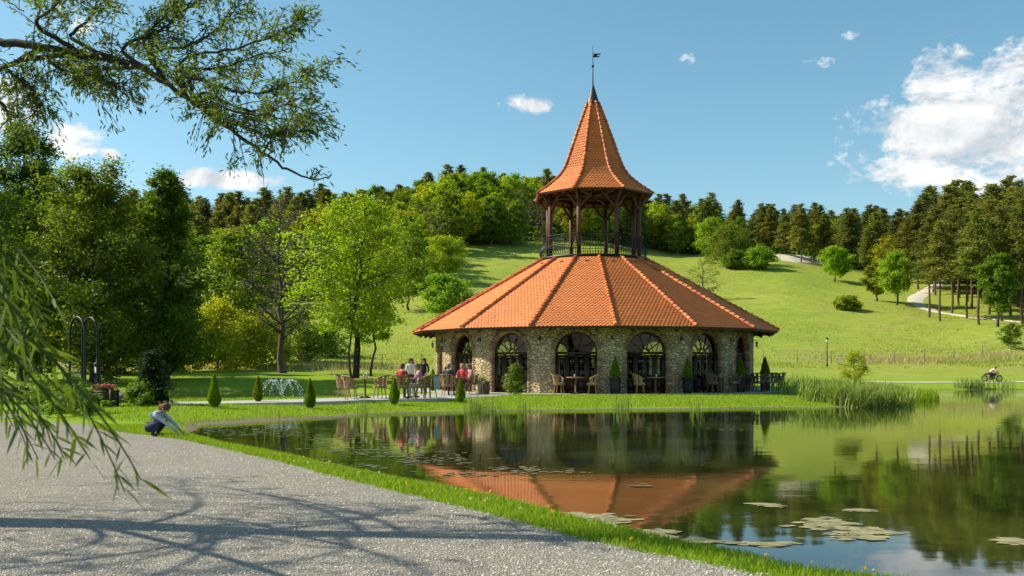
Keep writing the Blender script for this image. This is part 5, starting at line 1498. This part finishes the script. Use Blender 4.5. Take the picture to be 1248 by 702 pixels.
q = Vector(((1209 - HX) / F * 67.6, 67.6, 0)); q.z = float(H(q.x, q.y)) + .03
mo = thing('small_motorbike', 'small dark motorbike ridden along the lakeside path', 'motorbike', q, 0)
for x in (-.52, .52):
    b = MB(); th = np.linspace(0, 2 * math.pi, 17)[:-1]; pts = [(x + .20 * math.cos(a), 0, .22 + .20 * math.sin(a)) for a in np.append(th, th[:2])]
    b.tube(pts, .05, 6, cap=False); wh = b.build('wheel', M['tyre'], mo)
    b = MB()
    for a in np.linspace(0, math.pi, 5)[:-1]: b.beam((x - .17 * math.cos(a), 0, .22 - .17 * math.sin(a)), (x + .17 * math.cos(a), 0, .22 + .17 * math.sin(a)), .02, .02)
    b.build('rim', M['steel'], wh)
b = MB(); b.blob((.08, 0, .50), (.30, .12, .12), seg=10, rings=5); b.box((0, 0, .30), (.34, .2, .22)); b.build('body', M['paint_dark'], mo, True)
b = MB(); b.blob((-.30, 0, .53), (.30, .11, .06), seg=10, rings=5); b.build('saddle', M['tyre'], mo, True)
b = MB(); b.tube([(.52, .07, .22), (.36, .07, .66)], .02, 5); b.tube([(.52, -.07, .22), (.36, -.07, .66)], .02, 5); b.tube([(.36, -.24, .72), (.38, 0, .68), (.36, .24, .72)], .015, 5); b.build('fork', M['steel'], mo)
b = MB(); b.blob((.46, 0, .60), (.06, .06, .06), seg=8, rings=4); b.build('headlight', M['lamp_glass'], mo, True)
J = dict(pelvis=(0, .22, .62), chest=(0, -.02, .86), neck=(0, -.16, .98), head=(0, -.26, 1.06), face=(0, -1, -.1))
for s, sg in (('L', -1), ('R', 1)):
    J['sh' + s] = (sg * .17, -.1, .95); J['el' + s] = (sg * .26, -.22, .78); J['ha' + s] = (sg * .22, -.36, .72); J['hp' + s] = (sg * .1, .2, .62); J['kn' + s] = (sg * .17, -.12, .50); J['an' + s] = (sg * .15, .10, .22); J['to' + s] = (sg * .16, -.05, .19)
person('person in white and red leaning forward on the small motorbike', J, q, math.radians(90), (.70, .52, .50), (.10, .03, .05), (.35, .12, .06), scale=.92)

# ------------------------------------------------------------------ grasses, reeds, lilies, gravel
def blades(name, P, hgt, wid, mat_, lean=.35, label=None, cat=None, segs=2):
    """grass-like blades rooted at P (Nx3)"""
    n = len(P); a = rng.random(n) * 6.283; h_ = hgt * (.55 + .9 * rng.random(n)); L = lean * h_ * rng.random(n)
    d = np.stack([np.cos(a), np.sin(a), np.zeros(n)], 1); s_ = np.stack([-np.sin(a + rng.normal(size=n) * .5), np.cos(a), np.zeros(n)], 1) * (wid / 2)
    b = MB()
    if segs == 1:
        v = np.stack([P - s_, P + s_, P + d * L[:, None] + np.stack([0 * h_, 0 * h_, h_], 1)], 1).reshape(-1, 3)
        b.add(v, np.arange(n)[:, None] * 3 + np.array([0, 1, 2]), rng.random(n))
    else:
        m_ = P + d * (L * .3)[:, None] + np.stack([0 * h_, 0 * h_, h_ * .6], 1); t_ = P + d * L[:, None] + np.stack([0 * h_, 0 * h_, h_ * (1 - .3 * L / (h_ + 1e-6))], 1)
        v = np.stack([P - s_, P + s_, m_ + s_ * .8, m_ - s_ * .8, t_], 1).reshape(-1, 3); r = rng.random(n); i0 = np.arange(n)[:, None] * 5
        b.add(v, i0 + np.array([0, 1, 2, 3]), r)
        b.f.setdefault(3, []).append(i0 + np.array([3, 2, 4])); b.mi.setdefault(3, []).append(np.zeros(n, np.int32)); b.at.setdefault(3, []).append(r)
    kw = dict(kind='stuff')
    if label: kw.update(label=label, category=cat)
    return b.build(name, mat_, None, **kw)
def scatter(n, x0, x1, y0, y1, test):
    x = rng.uniform(x0, x1, n); y = rng.uniform(y0, y1, n); k = test(x, y); x, y = x[k], y[k]
    return np.stack([x, y, H(x, y) - .005], 1)
def strip_test(x, y):
    sg = dist_poly(GRAVEL, x, y); sd = dist_poly(POND, x, y)
    return (sg > -.10 * rng.random(len(x)) ** 2) & (sd > -.06) & (np.minimum(sg, 2) < 1.6)
P1 = scatter(230000, -9, 5, 5.5, 15, strip_test); P2 = scatter(130000, -11, -2, 15, 23, strip_test)
blades('waterside_grass', P1, .065, .007, M['grass_blade'], .7, 'bright grass strip between the gravel path and the pond', 'grass')
blades('waterside_grass_far', P2, .075, .011, M['grass_blade'], .6, 'bright grass at the far end of the gravel path', 'grass', 1)
P3 = scatter(150000, -15, 13, 21, 41, lambda x, y: (dist_poly(GRAVEL, x, y) > 1.2) & (dist_poly(POND, x, y) > .35) & (dist_poly(STRIP, x, y) > .05) & (dist_poly(POND2, x, y) > .1) & (np.hypot(x - PC[0], y - PC[1]) > 10.05))
blades('lawn_grass', P3, .06, .022, M['grass_blade'], .6, 'mown lawn between the pond and the pavilion', 'lawn', 1)
P4 = scatter(60000, -9, 14, 24, 41, lambda x, y: (np.abs(dist_poly(POND, x, y) - .12) < .10 + .12 * rng.random(len(x))) & (vnoise(x, y, 1.3, 31) + .5 > .48) & (dist_poly(GRAVEL, x, y) > 2))
blades('shore_grass', P4, .13, .015, M['grass_blade'], .5, 'taller grass fringe along the far shore', 'grass', 1)
M['meadow_blade'] = leafmat('meadow_blade', (0.26, 0.34, 0.035), (0.43, 0.44, 0.11), 0.5, 0.0, 0.0)
yy_ = 82 + 130 * rng.random(90000) ** 1.3; pp_ = rng.uniform(330, 1330, 90000); xx_ = (pp_ - HX) / F * yy_
kp = (yy_ < forest_edge(pp_) - 1) & (rng.random(90000) < np.clip(vnoise(xx_, yy_, 6, 51) * 1.5 + .35, .05, .8)); xx_, yy_ = xx_[kp], yy_[kp]
blades('meadow_tufts', np.stack([xx_, yy_, H(xx_, yy_) - .02], 1), .17, .13, M['meadow_blade'], .9, 'tufts of longer grass all over the meadow', 'grass', 1)
# meadow foot: tall pale grass
P5 = scatter(90000, 15, 62, 84, 97, lambda x, y: rng.random(len(x)) < np.exp(-((y - 91 - vnoise(x, y, 8, 3) * 5) / 2.6) ** 2) * np.clip(vnoise(x, y, 9, 8) * 4.0 + .0, .0, 1) * .4)
blades('pale_tall_grass', P5, .40, .06, M['dry_grass'], 1.1, 'pale dry tall grass along the foot of the meadow', 'grass', 1)
P6 = scatter(60000, -30, -4, 66, 86, lambda x, y: rng.random(len(x)) < np.exp(-((y - 75 - vnoise(x, y, 8, 4) * 6) / 5.) ** 2) * np.clip(vnoise(x, y, 4, 18) * 3 + .4, 0, 1) * .3)
blades('rough_grass', P6, .45, .06, M['dry_grass'], .5, 'rough yellowish grass behind the back pond', 'grass', 1)
P7 = scatter(60000, 10, 62, 82, 92, lambda x, y: rng.random(len(x)) < np.exp(-((y - 86.5 - vnoise(x, y, 9, 13) * 3) / 1.6) ** 2) * np.clip(vnoise(x, y, 6, 17) * 3 + .2, 0, 1) * .6)
blades('green_tall_grass', P7, .22, .05, M['reed'], .5, 'green tall grass below the pale band of dry grass', 'grass', 1)
# reeds at the right end of the lawn and single tufts in the water
def reed_clump(cx, cy, rx, ry, n): 
    a = rng.random(n) * 6.283; r = np.sqrt(rng.random(n)); x = cx + rx * r * np.cos(a); y = cy + ry * r * np.sin(a); return np.stack([x, y, np.maximum(H(x, y), -.1)], 1)
R1 = np.vstack([reed_clump(13.3, 36.6, 1.2, .9, 1500), reed_clump(14.6, 38.0, 1.2, 1.3, 1300), reed_clump(12.6, 38.5, 1.2, 1.2, 900), reed_clump(15.2, 39.6, .9, 1.2, 400), reed_clump(13.4, 43.0, 1.8, 1.8, 600)])
R1 = R1[np.random.default_rng(4).random(len(R1)) < np.clip(vnoise(R1[:, 0], R1[:, 1], .45, 40) * 1.6 + .6, .12, 1)]
blades('reed_bed', R1, .80, .035, M['reed'], 1.0, 'dense bed of tall pale green reeds at the end of the lawn', 'reeds')
moundP = reed_clump(17.5, 47, 2.6, 5, 5000)
blades('bank_weeds', moundP, .5, .04, M['grass_blade'], .6, 'bright weeds on the bank behind the reeds', 'weeds')
tuft = []
for px, py, n in ((441, 507, 30), (575, 503, 80), (583, 502, 50), (601, 503, 26), (607, 502, 20), (640, 501, 40), (660, 501, 14), (757, 500, 44), (775, 500, 10), (849, 499, 26), (205, 520, 12), (330, 515, 16), (730, 500, 10)):
    q = px_on(px, py, 0.0); tuft.append(reed_clump(q.x, q.y, .30, .2, n))
blades('water_reeds', np.vstack(tuft), .62, .018, M['reed'], .35, 'thin reed tufts standing in the shallow water by the lawn', 'reeds')
tuft = []
for px, py, n in ((1180, 474.5, 160), (1190, 474.5, 120), (1222, 474.5, 60)):
    q = px_on(px, py, 0.0); tuft.append(reed_clump(q.x, q.y, 1.0, .5, n))
blades('far_reeds', np.vstack(tuft), .65, .04, M['reed'], .4, 'sparse reeds on the far shore by the lakeside path', 'reeds')
# yellow and white flowers in the grass strip
k = rng.choice(len(P1), 46, replace=False); c_ = P1[k] + (0, 0, .085)
b = MB()
for q in c_: b.leaves(np.repeat(q[None], 7, 0) + rng.normal(size=(7, 3)) * .006, .022, .02, 1.5, float(rng.random() > .45))
b.build('grass_flowers', M['flower_mix'], None, kind='stuff', label='scattered white and yellow flowers in the waterside grass', category='flowers')

# floating leaves and algae mats on the pond
def floaters(name, centres, mat_, label, cat, size, z0=.006):
    b = MB(); z = z0
    for (x, y, rx, ry) in centres:
        n = 7; a = np.arange(n) / n * 6.283 + rng.random(); r = size * (.6 + .8 * rng.random()) * (1 + rng.normal(size=n) * .08)
        z += 1.5e-6
        V_ = np.stack([x + r * np.cos(a), y + r * np.sin(a), np.full(n, z + rng.random() * .004)], 1); b.add(V_, np.arange(n), rng.random())
    return b.build(name, mat_, None, kind='stuff', label=label, category=cat)
pts = []
for (px, py, sx, sy, n) in ((300, 527, 60, 6, 190), (335, 523, 70, 4, 140), (400, 533, 60, 5, 130), (440, 545, 60, 6, 130), (480, 553, 70, 5, 160), (515, 560, 60, 5, 120), (640, 573, 45, 4, 110), (560, 578, 40, 3, 40), (700, 575, 30, 2, 30), (880, 525, 18, 4, 14), (790, 592, 20, 2, 14), (440, 567, 40, 5, 60), (590, 512, 12, 2, 10), (260, 524, 25, 4, 90)):
    for _ in range(int(n * .45)):
        q = px_on(px + rng.normal() * sx * .55, py + rng.normal() * sy * .6, 0); pts.append((q.x, q.y, 0, 0))
xy = np.array(pts); kp = dist_poly(POND, xy[:, 0], xy[:, 1]) < -.05
floaters('floating_leaves', xy[kp], M['lily'], 'small floating water-lily leaves in loose drifts', 'water plants', .05)
def algae_mat(px, py, lx, ly, label):
    q = px_on(px, py, 0.0); q1 = px_on(px + lx, py, 0); q2 = px_on(px, py + ly, 0); rx = abs(q1.x - q.x); ry = abs(q2.y - q.y)
    g = np.random.default_rng(int(px)); b = MB(); cnt_ = int(70 + 900 * rx * ry)
    lob = [(g.normal() * .45, g.normal() * .45, .25 + .4 * g.random()) for _ in range(6)]
    cnt_ = min(cnt_, 1100)
    for k in range(cnt_):
        lx_, ly_, lr = lob[int(g.integers(6))]; a = g.random() * 6.283; d = g.random() ** .75 * lr * 1.25
        if k > cnt_ * .85: d *= 2.2
        cx, cy = (lx_ + d * math.cos(a)) * rx, (ly_ + d * math.sin(a)) * ry
        if dist_poly(POND, np.array([cx + q.x]), np.array([cy + q.y]))[0] > -.03: continue
        r0 = (.012 + .055 * g.random() ** 2.2); n = 9; aa = np.arange(n) / n * 6.283
        rr = r0 * np.clip(1 + g.normal(size=n) * .32, .3, 2); z = .002 + .006 * g.random() + k * 1e-5
        top = np.stack([cx + rr * 1.5 * np.cos(aa), cy + rr * np.sin(aa), np.full(n, z)], 1); b.add(top, np.arange(n), g.random())
    o = b.build('algae_mat', M['algae'], None, kind='stuff', label=label, category='algae'); o.location = (q.x, q.y, 0)
for a_ in ((1000, 638, 30, 9, 'large pale algae mat floating in the open pond'), (1045, 651, 40, 6, 'long pale algae mat beside the large one'), (1052, 622, 15, 2.2, 'thin algae streak behind the large mat'), (940, 616, 14, 1.6, 'narrow algae streak near the roof reflection'), (1225, 660, 26, 3.5, 'algae mat by the darker weeds in the pond'), (745, 634, 22, 4, 'algae mat close to the grass strip under the roof reflection'), (705, 628, 26, 4, 'olive algae mat touching the grass strip'), (800, 650, 26, 4, 'algae mat along the grass strip by white flowers'), (862, 660, 22, 3, 'wide algae mat near the lower end of the grass strip'), (955, 664, 30, 2.5, 'broad thin algae mat edging the blue sky reflection')):
    algae_mat(*a_)

# loose gravel stones on the path
n = 60000
yy = 6.0 + 12 * rng.random(n) ** 1.6; xx = rng.uniform(-.56, .5, n) * yy
kp = dist_poly(GRAVEL, xx, yy) < .06 * rng.random(n); xx, yy = xx[kp], yy[kp]; n = len(xx)
r = (.0035 + .0065 * rng.random(n) ** 2.6) * (1 + (yy - 6) * .03)
oc = np.array([[1, 0, 0], [0, 1, 0], [-1, 0, 0], [0, -1, 0], [0, 0, .8], [0, 0, -.3]])
V_ = (oc[None] * (1 + rng.normal(size=(n, 6, 3)) * .25)) * r[:, None, None] + np.stack([xx, yy, np.full(n, .123)], 1)[:, None, :]
b = MB(); fi = np.array([[0, 1, 4], [1, 2, 4], [2, 3, 4], [3, 0, 4]]); b.add(V_.reshape(-1, 3), (np.arange(n)[:, None, None] * 6 + fi[None]).reshape(-1, 3), np.repeat(rng.random(n), 4))
b.build('loose_gravel', M['pebble'], None, kind='stuff', label='loose pale gravel stones lying on the path', category='gravel')

# ------------------------------------------------------------------ willow over the path
gw = np.random.default_rng(55)
WX, WY = -7.6, 9.2
wil = thing('willow_tree', 'old willow reaching a dark limb and hanging shoots over the path', 'tree', (WX, WY, .1))
W0 = np.array((WX, WY, .1))
wood, lv = MB(), MB()
def local(p): return np.asarray(p, float) - W0
trunk_pts = [np.array((WX, WY, -.1)), np.array((WX - .1, WY, 1.5)), np.array((WX + .15, WY + .1, 3.0)), np.array((WX - .2, WY, 5.0)), np.array((WX - .6, WY + .3, 8.0))]
wood.tube([local(p) for p in trunk_pts], [.40, .30, .24, .12, .03], 10)
def limb(pts, r0, r1, n=40):
    P_ = np.array(pts, float); t = np.linspace(0, len(P_) - 1, n); i = np.clip(t.astype(int), 0, len(P_) - 2); f = (t - i)[:, None]
    m0 = np.gradient(P_, axis=0); h00 = 2 * f ** 3 - 3 * f ** 2 + 1; h10 = f ** 3 - 2 * f ** 2 + f; h01 = -2 * f ** 3 + 3 * f ** 2; h11 = f ** 3 - f ** 2
    Q = h00 * P_[i] + h10 * m0[i] + h01 * P_[i + 1] + h11 * m0[i + 1]
    Q[1:-1] += gw.normal(size=(n - 2, 3)) * .006
    wood.tube([local(q) for q in Q], np.linspace(r0, r1, n), 6)
    return Q
def twig_leaves(start, d, L, nl, leaf=.075, droop=.5, r=.006):
    d = d / np.linalg.norm(d); e = start + d * L + np.array((0, 0, -droop * L * .5)); mid = start + d * L * .55 + np.array((0, 0, .02))
    P_ = bez(start, mid, e, 6); wood.tube([local(q) for q in P_], np.linspace(r, r * .3, 6), 4, cap=False)
    u = gw.random(nl) ** .6; k = np.clip((u * 5).astype(int), 0, 4); c_ = P_[k] + (P_[k + 1] - P_[k]) * (u * 5 - k)[:, None] + gw.normal(size=(nl, 3)) * leaf * .55
    dd = (e - start) / L + gw.normal(size=(nl, 3)) * .6 + np.array((0, 0, -.25)); sh = np.clip(gw.normal() * .2 + .45, 0, 1)
    lv.leaves(c_ - W0, leaf * (.7 + .6 * gw.random(nl)), leaf * .26, .2, np.clip(sh + gw.normal(size=nl) * .25, 0, 1), dd)
Ld = 9.0
Mn = limb([(WX + .1, WY, 3.6), (-6.0, 9.1, 4.45)] + [tuple(px_at(a, b_, Ld - .1 * i)) for i, (a, b_) in enumerate(((-40, 51), (40, 55), (110, 68), (165, 80), (205, 104), (250, 135), (295, 168), (335, 196), (372, 217), (400, 216)))], .048, .004, 70)
subs = [(.36, [(45, 30), (70, 5), (85, -30)]), (.45, [(88, 48), (105, 28), (120, 0), (124, -30)]), (.52, [(150, 60), (185, 42), (215, 22), (240, -6)]), (.57, [(185, 66), (230, 55), (270, 30), (295, 0)]),
        (.60, [(215, 86), (262, 84), (310, 70), (350, 60)]), (.63, [(232, 96), (290, 112), (335, 110), (378, 88)]), (.66, [(245, 112), (300, 135), (345, 144), (385, 143)]), (.72, [(285, 150), (325, 165), (350, 160)]),
        (.60, [(222, 74), (280, 60), (330, 45), (362, 25)]), (.55, [(175, 50), (205, 15), (220, -20)]), (.70, [(262, 130), (310, 140), (365, 120)]), (.47, [(110, 85), (125, 98), (150, 102)]), (.34, [(10, 80), (30, 100), (55, 130)]), (.30, [(-20, 100), (5, 130), (20, 170)]), (.40, [(60, 70), (85, 90), (95, 92)])]
Qs = [(Mn, .30, 1)]
for u, pp in subs:
    s0 = Mn[int(u * 69)]; Yb = s0[1]
    off = gw.normal() * .5
    pts = [tuple(s0)] + [tuple(px_at(a, b_, Yb + off * (i + 1) / len(pp))) for i, (a, b_) in enumerate(pp)]
    Qs.append((limb(pts, max(.028 * (1 - u) + .007, .008), .004, 24), 0.0, .8))
for Q, u0, dn in Qs:
    n = len(Q); main = n > 50
    for i in range(int(n * u0), n):
        last = i > n - 8
        for _ in range(1 if main else 2):
            if main and (i > n * .96 or (i > n * .68 and gw.random() < .72)) : continue
            if gw.random() < (.80 if main else .22 + .5 * (1 - i / n)): continue
            tdir = Q[min(i + 1, n - 1)] - Q[max(i - 1, 0)]; tdir /= np.linalg.norm(tdir)
            d = gw.normal(size=3) * np.array((.8, .8, .75)) + tdir * .9 + np.array((.15, 0, .05)); d /= np.linalg.norm(d)
            L = (.18 + .36 * gw.random() ** 1.5) * (1 - (.6 if main else .35) * i / n); s0 = Q[i] + gw.normal(size=3) * .01
            twig_leaves(s0, d, L, int(11 + 14 * gw.random()), .068, .35)
            for _k in range(2):
                d2 = d + gw.normal(size=3) * .6; twig_leaves(s0 + d * L * (.4 + .4 * gw.random()), d2, L * .55, int(7 + 9 * gw.random()), .060, .5, .004)
# crown left of the picture: limbs and shoots that shade the path
for k in range(20):
    a = gw.random() * 6.283; R_ = 1.0 + 2.0 * gw.random()
    top = np.array((WX - 2.9 + R_ * math.cos(a) * 1.5, WY + .6 + R_ * math.sin(a) * 1.4, 4.2 + 3.6 * gw.random()))
    if top[0] > -.56 * top[1] + .2 : top[0] = -.56 * top[1] - .4 * gw.random()
    o0 = np.array(trunk_pts[2]) * .5 + np.array(trunk_pts[3]) * .5 + np.array((0, 0, gw.normal() * .8)); Q = bez(o0, (o0 + top) / 2 + (0, 0, .9), top, 12)
    wood.tube([local(q) for q in Q], np.linspace(.04, .006, 12), 5, cap=False)
    for i in range(4, 12):
        for _ in range(2): twig_leaves(Q[i], gw.normal(size=3) + np.array((0, 0, -.3)), .5 + .6 * gw.random(), 26, .10, .9)
wood.build('trunk', M['bark'], wil, True); lv.build('crown', M['leaf_willow'], wil)
# shoots hanging close to the lens
def shoot(p0, p1, p2, Yd, nl, leaf=.092):
    wood, lv = MB(), MB()
    A, B_, D_ = (np.array(px_at(p[0], p[1], Yd + o_)) for p, o_ in zip((p0, p1, p2), (0, gw.normal() * .12, gw.normal() * .2)))
    P_ = bez(A, B_ * 2 - (A + D_) / 2 if False else B_, D_, 14); wood.tube([local(q) for q in P_], np.linspace(.006, .0018, 14), 5, cap=False)
    for i in range(nl):
        u = (i + gw.random()) / nl * 12.99; k = int(u); c_ = P_[k] + (P_[k + 1] - P_[k]) * (u - k); tg_ = P_[k + 1] - P_[k]; tg_ /= np.linalg.norm(tg_)
        sd_ = np.cross(tg_, (0, 1, 0)) * (1 if i % 2 else -1) + np.array((0, gw.normal() * .5, 0)); d = tg_ * .9 + sd_ * (.35 + .5 * gw.random()) + np.array((gw.normal() * .25, gw.normal() * .4, -.2 + gw.normal() * .2)); d /= np.linalg.norm(d)
        L = leaf * (.6 + .65 * gw.random()); wv_ = L * .115; nn_ = np.cross(d, gw.normal(size=3)); nn_ /= np.linalg.norm(nn_); cv = np.array((0, 0, -.12)) * L
        s0, s1, s2, s3 = c_, c_ + d * L * .33 + cv * .1, c_ + d * L * .68 + cv * .4, c_ + d * L + cv
        V_ = [s0, s1 + nn_ * wv_ / 2, s1 - nn_ * wv_ / 2, s2 + nn_ * wv_ * .4, s2 - nn_ * wv_ * .4, s3]
        rr = gw.random()
        lv.add([local(q) for q in V_[1:5]], [[0, 1, 3, 2]], rr); lv.add([local(q) for q in (V_[0], V_[1], V_[2])], [[0, 1, 2]], rr); lv.add([local(q) for q in (V_[3], V_[4], V_[5])], [[0, 1, 2]], rr)
    st_ = wood.build('hanging_shoot', M['willow_near'], wil); lv.build('leaves', M['willow_near'], st_, kind='stuff')
shoot((-30, 330), (90, 440), (152, 600), 2.5, 34)
shoot((20, 400), (110, 470), (172, 585), 2.6, 26)
shoot((-40, 380), (60, 470), (110, 560), 2.7, 34)
for k in range(21):
    x0 = -85 + 60 * gw.random(); y0 = 250 + 210 * gw.random(); dx = 70 + 75 * gw.random(); dy = 60 + 120 * gw.random()
    if y0 + dy > 560: dy = 560 - y0
    shoot((x0, y0), (x0 + dx * .65, y0 + dy * .25), (x0 + dx, y0 + dy), 2.6 + 1.6 * gw.random(), 17, .088)
# a hanging limb carries these shoots back to the trunk
wood = MB(); A = np.array(trunk_pts[2]); D_ = np.array(px_at(-60, 330, 2.8)); Q = bez(A, (A + D_) / 2 + np.array((0, 0, 1.6)), D_, 24); wood.tube([local(q) for q in Q], np.linspace(.045, .008, 24), 6); wood.build('limb', M['bark'], wil)
